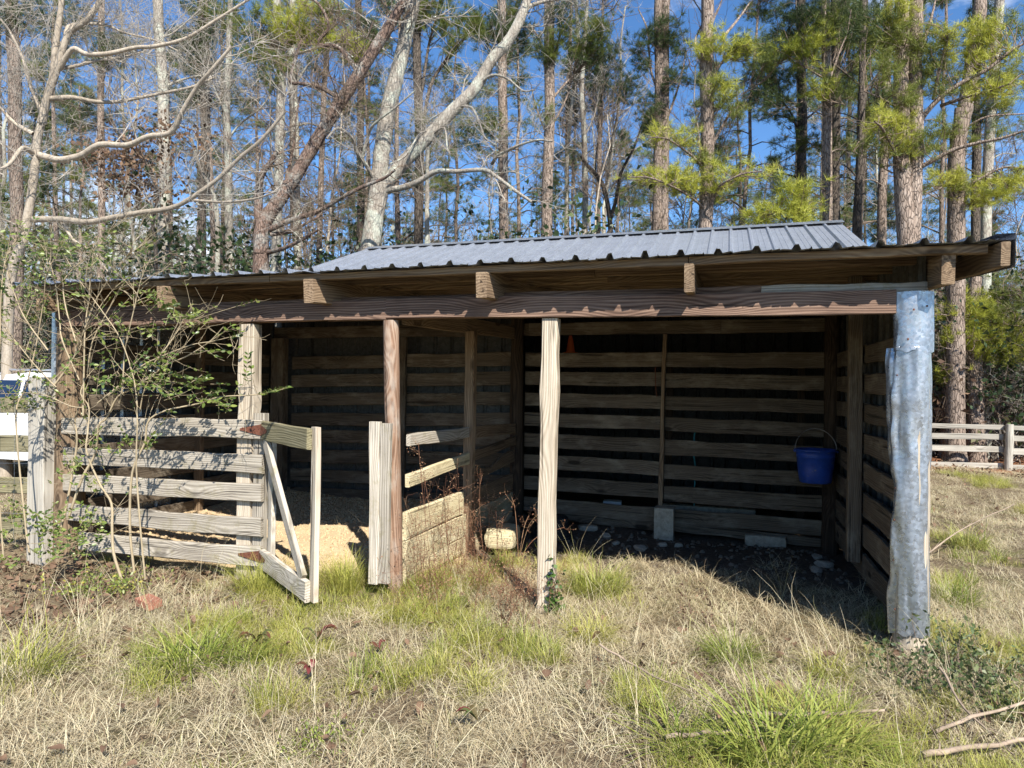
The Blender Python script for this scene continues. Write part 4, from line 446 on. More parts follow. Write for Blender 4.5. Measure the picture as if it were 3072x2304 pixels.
# roof sheets, each three feet wide
x = .39
while x > -7.3:
    sheet('roof_sheet', max(x-.926, -7.3), x, -.345, 2.457, 3.10, ROOF(3.10)+.002, shed, h=.03, ragged=.004); x -= .914
x = .25
while x > -6.55:
    sheet('roof_sheet', max(x-.926, -6.58), x, 1.75, 2.645, 4.80, 3.765, shed); sheet('roof_sheet', max(x-.926, -6.58), x, 6.75, 3.045, 4.80, 3.765, shed); x -= .914
b = MB(); b.add([(-6.6,4.63,3.735),(.27,4.63,3.735),(.27,4.80,3.805),(-6.6,4.80,3.805),(.27,4.97,3.735),(-6.6,4.97,3.735)], [(0,1,2,3),(3,2,4,5)]); b.build('ridge_cap', GALV, shed, smooth=False)
b = MB(); b.add([(.392,-.36,2.30),(.392,-.36,2.49),(.392,3.08,2.735),(.392,3.08,2.56),(.30,-.36,2.49),(.30,3.08,2.735)], [(0,1,2,3),(1,4,5,2)]); b.build('rake_trim', GALV, shed, smooth=False)
# back wall boards: [x0, x1, z left, z right, height]
BW = [(-3.45,-1.80,1.93,1.93,.165),(-1.795,-.14,1.928,1.92,.165),(-3.45,-1.80,1.71,1.70,.16),(-1.795,-.14,1.688,1.675,.16),(-3.45,-1.80,1.45,1.44,.155),(-1.795,-.14,1.43,1.425,.15),
 (-3.45,-1.80,1.21,1.205,.155),(-1.795,-.14,1.195,1.175,.155),(-3.45,-1.80,.96,.945,.165),(-1.795,-.14,.935,.92,.17),(-3.45,-1.80,.70,.685,.165),(-1.795,-.14,.665,.65,.16),(-3.45,-1.80,.445,.435,.165),(-1.795,-.14,.41,.395,.18),(-3.45,-1.80,.19,.165,.165),(-1.795,-.14,.16,.135,.165),(-3.3,-1.82,.085,.03,.10),(-1.70,-.14,.045,-.02,.10),
 (-6.75,-5.07,1.885,1.91,.17),(-5.065,-3.58,1.915,1.94,.165),(-6.75,-5.07,1.63,1.67,.16),(-5.065,-3.58,1.67,1.705,.165),(-6.75,-5.07,1.385,1.42,.165),(-5.065,-3.58,1.42,1.45,.16),(-6.75,-5.07,1.125,1.155,.17),(-5.065,-3.58,1.155,1.205,.16),
 (-6.75,-5.07,.905,.93,.17),(-5.065,-3.58,.925,.95,.155),(-6.75,-5.07,.63,.68,.175),(-5.065,-3.58,.685,.70,.165),(-6.75,-5.07,.37,.41,.165),(-5.065,-3.58,.41,.44,.165),(-6.75,-5.07,.12,.155,.16),(-5.065,-3.58,.15,.18,.16)]
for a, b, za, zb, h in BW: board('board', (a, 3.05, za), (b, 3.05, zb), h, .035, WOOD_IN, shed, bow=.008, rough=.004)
board('stud', (-1.83, 3.0, .28), (-1.80, 3.0, 2.21), .045, .05, WOOD_RAFT, shed, (1, 0, 0)); board('stud', (-5.06, 3.0, .02), (-5.06, 3.0, 2.21), .085, .05, WOOD_IN, shed, (1, 0, 0))
# right wall
RW = [(1.915,1.90,.15),(1.67,1.66,.155),(1.42,1.415,.15),(1.15,1.17,.165),(.935,.92,.16),(.655,.665,.19),(.39,.42,.185),(.15,.155,.19)]
for zb, zf, h in RW:
    for a, b in ((.07, 1.42), (1.425, 2.92)):
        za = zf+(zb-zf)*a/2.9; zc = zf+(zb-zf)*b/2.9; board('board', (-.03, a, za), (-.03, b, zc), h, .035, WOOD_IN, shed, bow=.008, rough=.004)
board('post', (-.115, 1.45, .18), (-.115, 1.45, 2.55), .10, .10, WOOD_IN, shed, (1, 0, 0))
wallsheet('siding_sheet', (.055, .05), (.055, 3.1), -.15, lambda P: ROOF(P[:, 1])-.01, shed)
# left wall
for z in (1.89, 1.64, 1.39, 1.15, .90, .64, .39, .15):
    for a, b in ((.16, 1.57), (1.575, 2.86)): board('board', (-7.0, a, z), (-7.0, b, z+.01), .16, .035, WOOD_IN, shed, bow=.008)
board('stud', (-6.95, 1.58, .05), (-6.95, 1.58, 2.5), .09, .06, WOOD_RAFT, shed, (1, 0, 0))
wallsheet('siding_sheet', (-7.08, .06), (-7.08, 1.3), -.15, lambda P: ROOF(P[:, 1])-.01, shed, m=GALV); wallsheet('siding_sheet', (-7.08, 1.3), (-7.08, 3.1), -.15, lambda P: ROOF(P[:, 1])-.01, shed)
b = MB(); b.add([(-7.22,-.02,-.1),(-7.165,-.035,-.1),(-7.165,-.035,2.24),(-7.22,-.02,2.24),(-7.10,.05,-.1),(-7.10,.05,2.24)], [(0,1,2,3),(1,4,5,2)]); b.build('corner_trim', GALV, shed, smooth=False)
# the closed barn behind
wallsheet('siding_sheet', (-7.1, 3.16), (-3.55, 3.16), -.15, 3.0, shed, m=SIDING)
GAB = lambda P: 3.08+np.clip(np.minimum(P[:, 1]-3.0, 6.6-P[:, 1]), 0, 9)*.36
wallsheet('siding_sheet', (.06, 3.1), (.06, 6.6), -.15, GAB, shed); wallsheet('siding_sheet', (-6.5, 3.1), (-6.5, 6.6), -.15, GAB, shed); wallsheet('siding_sheet', (-6.5, 6.6), (.06, 6.6), -.15, 3.06, shed)
# galvanised sheet nailed round the corner pole
def cladding():
    def wrap(z0, z1, r, a0, a1, dent, flatten, nm, seed):
        na, nz = 44, 60; a = np.linspace(a0, a1, na); z = np.linspace(z0, z1, nz); A, Z = np.meshgrid(a, z)
        d = dent*(vnoise(A*2.2+seed, Z*3.1, 21)-.5)*2+dent*.6*(vnoise(A*6+seed, Z*9, 22)-.5)
        edge = ss(-np.pi*.5-1.05, -np.pi*.5-.75, A); d = d*(.6+1.6*(1-edge))
        R = r+d; R = R+flatten*ss(-.85, -.1, A)*.02
        X = -.035+R*np.cos(A)*1.03; Y = .0+R*np.sin(A)
        Zj = Z+np.where(Z < z0+.02, .03*(vnoise(A*3, A*0+seed, 5)-.5), 0)
        i = np.arange(nz-1)[:, None]*na+np.arange(na-1)[None]; b = MB(); b.add(np.stack([X, Y, Zj], -1).reshape(-1, 3), np.stack([i, i+1, i+na+1, i+na], -1).reshape(-1, 4))
        return b.build(nm, GALV, shed)
    wrap(.10, 1.87, .106, -np.pi*.5-1.5, .5, .017, 0, 'metal_sheet', 3); wrap(1.845, 2.215, .114, -np.pi*.5-1.25, .35, .007, .25, 'metal_sheet', 9)
    b = MB()
    for z in (.25, .55, .8, 1.0, 1.25, 1.5, 1.7): 
        a = -np.pi*.5-1.02+rnd.uniform(-.1, .1); p = np.array([-.035+.112*math.cos(a), .112*math.sin(a), z]); n = np.array([math.cos(a), math.sin(a), 0]); b.tube([p, p+n*.006], [.006, .004], 6, 0, True)
    for x_, z in ((-.05, 2.1), (.02, 2.12), (-.08, 1.92)): b.tube([(x_, -.122, z), (x_, -.129, z)], [.007, .005], 6, 0, True)
    b.build('nail_heads', RUST, shed)['kind'] = 'stuff'
cladding()

# ------------------------------------------------------------------ partition, fence, gate
part = thing('stall_partition', 'plank partition between the two stalls caked with pale dried mud', 'partition', (-3.55, 1.4, 0))
for z0, z1, h in ((.48, .475, .215), (.255, .25, .215), (.075, .055, .16)): board('plank', (-3.555, .07, z0), (-3.555, 1.28, z1), h, .04, WOOD_MUD, part, bow=.006)
for z0, z1, h in ((.475, .46, .21), (.25, .235, .215), (.03, .03, .19)): board('plank', (-3.56, 1.36, z0), (-3.56, 2.87, z1), h, .04, WOOD_MUD if z0 < .3 else WOOD_RAFT, part, bow=.006)
board('plank', (-3.53, .065, 1.165), (-3.53, 1.35, 1.145), .10, .038, WOOD_GREY, part); board('plank', (-3.53, 1.47, 1.14), (-3.53, 2.88, 1.10), .12, .038, WOOD_RAFT, part)
board('plank', (-3.53, .06, .84), (-3.53, 1.36, .895), .105, .04, WOOD_MUD, part); board('plank', (-3.53, 1.46, .91), (-3.53, 2.88, .96), .10, .04, WOOD_RAFT, part)
board('plank', (-3.545, 1.46, .72), (-3.545, 2.88, .78), .14, .04, WOOD_RAFT, part, seg=12, prof=lambda u: (-.07*math.sin(math.pi*min(1, u*1.25))**2, 0))
fen = thing('stall_fence', 'weathered grey board fence closing the front of the left stall', 'fence', (-5.9, -.08, 0))
for z0, z1, h, xa in ((1.185, 1.215, .155, -6.98), (.905, .93, .155, -6.95), (.665, .695, .15, -6.95), (.39, .415, .15, -6.9), (.14, .17, .155, -6.75)):
    board('plank', (xa, -.085, z0), (-4.775, -.085, z1), h, .04, WOOD_GREY, fen, bow=.010, rough=.004, seg=10)
board('upright', (-4.845, -.03, -.1), (-4.845, -.03, 1.35), .11, .06, WOOD_GREY, fen, (1, 0, 0))
hx, hy = -4.755, -.115; gd = np.array([.84, -.542]); gn = np.array([.542, .84])      # gate direction and its back side
gate = thing('stall_gate', 'small weathered grey wooden stall gate swung open towards the viewer', 'gate', (hx, hy, .03))
def G(d, off, z): return (hx+gd[0]*d+gn[0]*off, hy+gd[1]*d+gn[1]*off, z)
board('rail', G(.01, 0, 1.215), G(.93, 0, 1.205), .155, .04, WOOD_MOSS, gate, rough=.002); board('rail', G(.0, 0, .16), G(.94, 0, .115), .155, .04, WOOD_GREY, gate)
board('stile', G(.945, .045, .04), G(.945, .045, 1.29), .085, .04, WOOD_PALE, gate, (gd[0], gd[1], 0)); board('stile', G(.10, .045, .06), G(.10, .045, 1.28), .085, .04, WOOD_GREY, gate, (gd[0], gd[1], 0))
board('brace', G(.06, .0, 1.13), G(.86, .0, .20), .085, .036, WOOD_GREY, gate, (gd[0], gd[1], .3))
def hinge(z):
    h = MB(); y = -.109
    h.add([(-4.99,y,z-.008),(-4.99,y,z+.008),(-4.79,y,z+.045),(-4.79,y,z-.045)], [(0,3,2,1)])
    h.add([(-4.99,y-.004,z-.008),(-4.99,y-.004,z+.008),(-4.79,y-.004,z+.045),(-4.79,y-.004,z-.045)], [(0,3,2,1)])
    h.tube([(-4.772,y-.006,z-.05), (-4.772,y-.006,z+.05)], [.010, .010], 8, 0, True)
    q = [np.array(G(d, -.0235, 0)) for d in (.0, .14)]
    h.add([(*q[0][:2],z-.045),(*q[0][:2],z+.045),(*q[1][:2],z+.012),(*q[1][:2],z-.012)], [(0,3,2,1)])
    for k in range(5): h.tube([(-4.96+.04*k,y-.004,z+.012*(-1)**k), (-4.96+.04*k,y-.010,z+.012*(-1)**k)], [.006, .004], 6, 0, True)
    h.build('strap_hinge', RUST, gate, smooth=False)
hinge(1.215); hinge(.175)
lf = thing('paddock_fence', 'mossy board fence with square post left of the stall fence', 'fence', (-7.2, -.1, 0))
board('post', (-7.185, -.10, -.3), (-7.20, -.10, 1.635), .20, .16, WOOD_FENCE, lf, (1, 0, 0), .006, .006)
for z0, z1, h in ((1.35, 1.365, .155), (.96, .995, .165), (.54, .60, .165), (.16, .2, .15)):
    board('rail', (-10.4, .02, z0-.05), (-7.24, .0, z1), h, .03, WOOD_MOSS, lf, seg=8)
board('post', (-10.0, .10, -.3), (-10.0, .10, 1.6), .16, .14, WOOD_FENCE, lf, (1, 0, 0))
b = MB()
for k in range(14): xk = -10.3+k*.22; b.tube([(xk, -.03, .0), (xk+rnd.uniform(-.02, .02), -.03, 1.4)], [.0016, .0016], 3)
for z in (.3, .6, .78, 1.15): b.tube([(-10.4, -.03, z), (-8.8, -.035, z-.02), (-7.3, -.03, z+.03)], [.0016]*3, 3)
b.build('wire_mesh', GALV, lf)
rf = thing('rail_fence', 'low silver grey three-rail fence in front of the pine woods', 'fence', (4.4, 11.7, 0))
for xp in (-1.4, 1.5, 4.42, 7.3, 10.2):
    z = float(ground_z(xp, 11.6)); pole('post', (xp, 11.6, z-.3), (xp+.02, 11.6, .95), .085, .075, WOOD_FENCE, rf, .04, 8)
for xa, xb in ((-1.5, 1.45), (1.46, 4.36), (4.37, 7.28), (7.29, 10.3)):
    for z, h in ((.875, .10), (.655, .12), (.40, .13), (.06, .11)):
        board('rail', (xa, 11.70, z+rnd.uniform(-.02, .02)), (xb, 11.70, z+rnd.uniform(-.02, .02)), h, .035, WOOD_FENCE, rf, seg=5, bow=.015)

# ------------------------------------------------------------------ things in and round the shed
def bucket():
    t = thing('bucket', 'blue plastic feed bucket hanging by its wire handle from a corner pole', 'bucket', (-.27, 2.64, .67))
    def prof(seq, nm, m, sides=40):
        b = MB(); P = np.array([(0, 0, z) for _, z in seq], float); a = np.arange(sides)*2*np.pi/sides
        V = np.concatenate([np.stack([r*np.cos(a), r*np.sin(a)*.93, np.full(sides, z)], -1) for r, z in seq]); i = np.arange(len(seq)-1)[:, None]*sides; j = np.arange(sides)[None]; k = (j+1) % sides
        b.add(V, np.stack([i+j, i+k, i+sides+k, i+sides+j], -1).reshape(-1, 4)); return b.build(nm, m, t, Matrix.Translation(t.location))
    BL = flat('blue_bucket_plastic', (.02,.065,.33), .42, .25, 9, 0, .5, (.12,.14,.22))
    prof([(.001, 0), (.140, 0), (.150, .012), (.166, .13), (.179, .255), (.183, .258), (.183, .268), (.180, .271), (.185, .315), (.196, .318), (.198, .335), (.188, .337), (.176, .27), (.15, .02), (.001, .014)], 'body', BL)
    b = MB(); th = np.linspace(0, np.pi, 15); P = np.stack([.195*np.cos(th), .08*np.sin(th)**2, .325+.215*np.sin(th)], -1); b.tube(P, np.full(15, .005), 5); b.build('handle', flat('handle_wire', (.26,.24,.22), .5, .3, 20, .6), t, Matrix.Translation(t.location))
    b = MB()
    for s in (-1, 1): b.tube([(s*.185, 0, .31), (s*.205, 0, .325)], [.018, .012], 8, 0, True)
    b.build('handle_ears', BL, t, Matrix.Translation(t.location))
bucket()
CONC = flat('grey_concrete', (.36,.32,.25), .95, .3, 22, 0, .2, (.20,.17,.12)); STONE = flat('pale_limestone', (.30,.27,.22), .95, .35, 14, 0, .2, (.17,.135,.10))
def rough_box(name, label, cat, loc, size, m, rot=0, round_=.02, hollow=False):
    b = MB(); n = 7; g = np.linspace(-1, 1, n)
    for ax in range(3):
        for s in (-1, 1):
            A, B = np.meshgrid(g, g); P = np.zeros((n, n, 3)); P[..., ax] = s; P[..., (ax+1) % 3] = A; P[..., (ax+2) % 3] = B*s
            Q = P.reshape(-1, 3)*np.array(size)/2; Q = Q-np.sign(P.reshape(-1, 3))*round_*(np.abs(P.reshape(-1, 3))**8).sum(1, keepdims=True).clip(1, 3)*.35+round_*.35*np.sign(P.reshape(-1, 3))*(np.abs(P.reshape(-1,3))>.99)
            nv = np.stack([vnoise(Q[:, 0]*23+Q[:, 2]*11, Q[:, 1]*23+Q[:, 2]*17, k) for k in (31, 32, 33)], -1)-.5
            Q = Q+nv*round_*.35; i = np.arange(n-1)[:, None]*n+np.arange(n-1)[None]; b.add(Q, np.stack([i, i+1, i+n+1, i+n], -1).reshape(-1, 4))
    o = b.build(name, m, None, Matrix.Translation(loc) @ Matrix.Rotation(rot, 4, 'Z')); return tag(o, label, cat)
rough_box('concrete_block', 'upright grey concrete block under the thin stud at the back wall', 'concrete block', (-1.775, 2.86, .085), (.215, .2, .41), CONC, .02, .012)
rough_box('stone_block', 'low pale stone block lying beside the partition end', 'stone block', (-3.27, 1.70, .09), (.30, .40, .20), WOOD_MUD, .1, .03)
rough_box('stone_slab', 'flat broken slab lying under the back boards near the rubber tub', 'stone', (-2.62, 2.82, .0), (.22, .12, .07), STONE, .3, .02)
rough_box('stone_slab', 'long pale footing slab under the right end of the back boards', 'stone', (-.72, 2.98, -.03), (.42, .1, .13), CONC, .0, .02)
def tub():
    t = thing('rubber_tub', 'upturned black rubber feed tub behind the middle post', 'tub', (-2.93, 2.35, -.03)); a = np.arange(28)*2*np.pi/28; seq = [(.215, 0), (.212, .03), (.19, .045), (.185, .20), (.17, .225), (.001, .222)]
    b = MB(); V = np.concatenate([np.stack([r*np.cos(a), r*np.sin(a), np.full(28, z)], -1) for r, z in seq]); i = np.arange(len(seq)-1)[:, None]*28; j = np.arange(28)[None]; k = (j+1) % 28
    b.add(V, np.stack([i+j, i+k, i+28+k, i+28+j], -1).reshape(-1, 4)); b.build('body', flat('black_rubber', (.018,.018,.018), .8, .4, 9, 0, .3, (.22,.19,.14)), t, Matrix.Translation(t.location))
    b = MB(); th = np.linspace(0, 2*np.pi, 25); b.tube(np.stack([.217*np.cos(th), .217*np.sin(th), 0*th+.012], -1), np.full(25, .012), 6); b.build('rim', flat('black_rubber_rim', (.02,.02,.02), .8, .3, 9), t, Matrix.Translation(t.location))
tub()
def rock_mesh(nm, seed, n=10):
    a = np.linspace(0, np.pi, n); c = np.linspace(0, 2*np.pi, 2*n, endpoint=False); A, Cc = np.meshgrid(a, c, indexing='ij'); D = np.stack([np.sin(A)*np.cos(Cc), np.sin(A)*np.sin(Cc), np.cos(A)], -1)
    q = np.zeros(A.shape)
    r_ = np.random.default_rng(seed)
    for _ in range(9): q = np.minimum(q if q.any() else 9, 1/np.maximum((D@unit(r_.normal(0, 1, 3)))/r_.uniform(.6, 1), .05))
    R = np.minimum(q, 1.25)*(1+.06*(vnoise(D[..., 0]*5+seed, D[..., 1]*5+D[..., 2]*3, 41)-.5)); V = (D*R[..., None]*np.array([1, .8, .6])).reshape(-1, 3); m = 2*n
    i = np.arange(n-1)[:, None]*m; j = np.arange(m)[None]; k = (j+1) % m; b = MB(); b.add(V, np.stack([i+j, i+m+j, i+m+k, i+k], -1).reshape(-1, 4)); return b.mesh(nm, smooth=False)
RK = [rock_mesh('stone', s) for s in range(4)]
for k, (x, y, s, lab) in enumerate([(-1.96, 2.12, .065, 'brownish round stone in front of the concrete block'), (-1.6, 2.45, .05, 'pale stone just right of the concrete block'), (-2.37, 2.55, .055, 'whitish stone in the dirt behind the middle post'), (-2.22, 2.27, .04, 'small pale stone between middle post and concrete block'), (-.28, 2.45, .06, 'pale stone on the dirt below the blue bucket'), (-.25, 2.12, .075, 'grey stone beside the right wall boards'), (-.33, 1.90, .06, 'broken pale stone nearest the viewer by the right wall'), (-1.76, 2.40, .05, 'pale chunk at the foot of the concrete block')]):
    o = link('stone', RK[k % 4], STONE, None, Matrix.Translation((x, y, float(ground_z(x, y))+s*.35)) @ Matrix.Rotation(k*1.3, 4, 'Z') @ Matrix.Scale(s, 4)); tag(o, lab, 'stone', 'stones on the right stall floor')
t = thing('traffic_cone', 'orange traffic cone standing in the dark above the top back board', 'cone', (-3.06, 3.75, 2.03)); a = np.arange(20)*2*np.pi/20
for nm, seq in (('body', [(.062, .02), (.03, .19), (.018, .235), (.001, .237)]), ('base', [(.001, 0), (.095, 0), (.095, .018), (.06, .022)])):
    b = MB(); V = np.concatenate([np.stack([r*np.cos(a), r*np.sin(a), np.full(20, z)], -1) for r, z in seq]); i = np.arange(len(seq)-1)[:, None]*20; j = np.arange(20)[None]; k = (j+1) % 20
    b.add(V, np.stack([i+j, i+k, i+20+k, i+20+j], -1).reshape(-1, 4)); b.build(nm, flat('orange_cone_'+nm, (.75,.14,.03), .5, .1), t, Matrix.Translation(t.location))
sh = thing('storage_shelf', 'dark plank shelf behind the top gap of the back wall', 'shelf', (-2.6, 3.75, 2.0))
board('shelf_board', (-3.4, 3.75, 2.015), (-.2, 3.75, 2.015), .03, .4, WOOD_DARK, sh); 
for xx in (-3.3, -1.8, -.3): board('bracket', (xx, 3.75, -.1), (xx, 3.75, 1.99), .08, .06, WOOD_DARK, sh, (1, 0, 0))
o = rough_box('storage_box', 'small white box seen low through the back wall gap', 'box', (-2.44, 3.42, .12), (.22, .16, .22), flat('white_carton', (.55,.54,.5), .7, .1), .1, .006)
o = rough_box('timber_baulk', 'grey timber lying low behind the back wall boards', 'timber', (-1.35, 3.45, .12), (1.1, .14, .22), CONC, 0, .01)
b = MB(); P = [(-1.47, 3.12, z) for z in np.linspace(.28, 1.25, 24)]; P = [(x+.008*math.sin(k*1.3), y, z) for k, (x, y, z) in enumerate(P)]; b.tube(P, np.full(24, .008), 6); tag(b.build('rope', flat('blue_green_rope', (.03,.16,.18), .8, .5, 60)), 'blue-green rope hanging behind the back boards right of the stud', 'rope')
b = MB(); b.tube([(-1.90, 3.02, 1.84), (-1.905, 2.99, 1.82), (-1.90, 3.015, 1.6), (-1.885, 3.02, 1.5)], np.full(4, .006), 6, 0, True); tag(b.build('iron_rod', RUST), 'thin iron rod hung on the back wall left of the stud', 'rod')
# mortar-red brick in the leaves
b = MB(); b.box(-.10, .10, -.05, .05, 0, .055); BR = flat('old_red_brick', (.30,.13,.085), .9, .3, 25, 0, .2, (.38,.22,.15))
o = b.build('brick', BR, None, Matrix.Translation((-5.08, -.93, float(ground_z(-5.08, -.93))+.05)) @ Matrix.Rotation(-.35, 4, 'Z') @ Matrix.Rotation(.12, 4, 'X'), smooth=False); tag(o, 'old red brick lying in the dead leaves before the stall fence', 'brick')

# white car beyond the left fence
def car():
    t = thing('parked_car', 'white sport utility car parked behind the left paddock fence', 'car', (-12.0, 3.9, 0)); Mx = Matrix.Translation(t.location)
    WHITE = flat('white_car_paint', (.80,.80,.80), .25, .03, 3, 0, .5); GL, tt, gb = mat('dark_car_glass'); gb.inputs['Base Color'].default_value = (.012,.022,.05, 1); gb.inputs['Roughness'].default_value = .05; gb.inputs['Specular IOR Level'].default_value = .6
    pr = [(-2.3,.35),(-2.35,.75),(-2.2,1.02),(-1.2,1.12),(-.55,1.66),(.3,1.73),(1.6,1.70),(2.05,1.55),(2.28,1.05),(2.33,.6),(2.25,.35)]
    secs = [(-.92,.0),(-.90,1.),(.90,1.),(.92,.0)]
    b = MB(); n = len(pr)
    def yw(z): return .93-.20*max(0, (z-1.0)/.75)
    V = [(x_, s*yw(z), z) for s in (-1, 1) for x_, z in pr]
    F = [(i, i+1, n+i+1, n+i) for i in range(n-1)]; b.add(V, F); b.F.append((np.array([list(range(n))]), 0)); b.F.append((np.array([list(range(n, 2*n))[::-1]]), 0)); b.build('body', WHITE, t, Mx, smooth=False)
    for s in (-1, 1):
        for xa, xb, xc, xd in ((-.95,.15,.15,-.48), (.22,1.15,1.15,.22), (1.22,2.0,1.72,1.22)):
            b = MB(); y1, y2 = s*(yw(1.14)+.006), s*(yw(1.60)+.006); q = [(xa,y1,1.14),(xb,y1,1.14),(xc,y2,1.60),(xd,y2,1.60)]; b.add(q, [(0,1,2,3) if s < 0 else (3,2,1,0)]); b.build('side_window', GL, t, Mx, smooth=False)
        b = MB(); b.tube([(-.45, s*.70, 1.70), (-.3, s*.70, 1.77), (1.5, s*.70, 1.76), (1.7, s*.70, 1.70)], [.018]*4, 6); b.build('roof_rail', flat('silver_roof_rail', (.5,.5,.52), .35, .1, 5, .7), t, Mx)
        for xw in (-1.45, 1.45):
            b = MB(); th = np.linspace(0, 2*np.pi, 25); b.tube(np.stack([xw+.26*np.cos(th), 0*th+s*.84, .34+.26*np.sin(th)], -1), np.full(25, .085), 8); w = b.build('tyre', flat('car_tyre_rubber', (.02,.02,.02), .8, .2), t, Mx)
            b = MB(); b.tube([(xw, s*.80, .34), (xw, s*.89, .34)], [.19, .18], 14, 0, True); link('rim', b.mesh('rim'), flat('car_wheel_alloy', (.45,.45,.47), .35, .1, 4, .8), w, Mx)
car()

# ------------------------------------------------------------------ trees
def twigs(mb, P, r, lv, n, ln, mi=0, up=.25, ends=None, sides=3):
    """spawn side twigs on polyline P, recursively"""
    P = np.asarray(P); m = len(P)
    for k in range(n):
        f = rng.uniform(.12, 1)*(m-1); i = min(int(f), m-2); p = P[i]+(P[i+1]-P[i])*(f-i); T = unit(P[i+1]-P[i])
        d = unit(T*rng.uniform(.2, .9)+unit(rng.normal(0, 1, 3))*.9+np.array([0, 0, up])); L = ln*rng.uniform(.45, 1.25); k4 = 4
        bend = rng.normal(0, .22, 3)+np.array([0, 0, .12]); u = np.linspace(0, 1, k4)[:, None]; Q = p+d*L*u+bend*L*u*u+np.cumsum(rng.normal(0, .04*L, (k4, 3)), 0)*(u > 0)
        mb.tube(Q, np.linspace(r, r*.45, k4), sides, mi)
        if ends is not None: ends.append((Q[-1], unit(Q[-1]-Q[-2])))
        if lv > 0: twigs(mb, Q, r*.6, lv-1, max(2, int(n*.6)) if lv > 1 else rng.integers(2, 5), ln*.55, mi, up*.6, ends, sides)
def tufts(mb, pts, dirs, mi, n=22, ln=.19, w=.0085, spread=.95):
    """bundles of pine needles, each needle one slim triangle"""
    pts = np.asarray(pts); dirs = unit(np.asarray(dirs)); k = len(pts)
    if not k: return
    base = np.repeat(pts, n, 0)+rng.normal(0, .018, (k*n, 3)); D = unit(np.repeat(dirs, n, 0)*.75+unit(rng.normal(0, 1, (k*n, 3)))*spread+np.array([0, 0, .12])); L = ln*rng.uniform(.65, 1.15, (k*n, 1))
    side = unit(np.cross(D, rng.normal(0, 1, (k*n, 3))))*w/2; tip = base+D*L-np.array([0, 0, .12])*L*rng.uniform(0, .5, (k*n, 1))
    V = np.stack([base-side, base+side, tip], 1).reshape(-1, 3); mb.add(V, np.arange(k*n*3).reshape(-1, 3), mi)
def leafquads(mb, pts, size, mi=0, droop=.0, asp=.5):
    pts = np.asarray(pts); k = len(pts)
    if not k: return
    D = unit(rng.normal(0, 1, (k, 3))+np.array([0, 0, -droop])); S = unit(np.cross(D, rng.normal(0, 1, (k, 3)))); L = (size*rng.uniform(.6, 1.25, (k, 1))); Wd = L*asp/2; nrm = np.cross(D, S)
    V = np.stack([pts, pts+D*L*.5+S*Wd+nrm*L*.06, pts+D*L, pts+D*L*.5-S*Wd+nrm*L*.06], 1).reshape(-1, 3); mb.add(V, np.arange(k*4).reshape(-1, 4), mi)
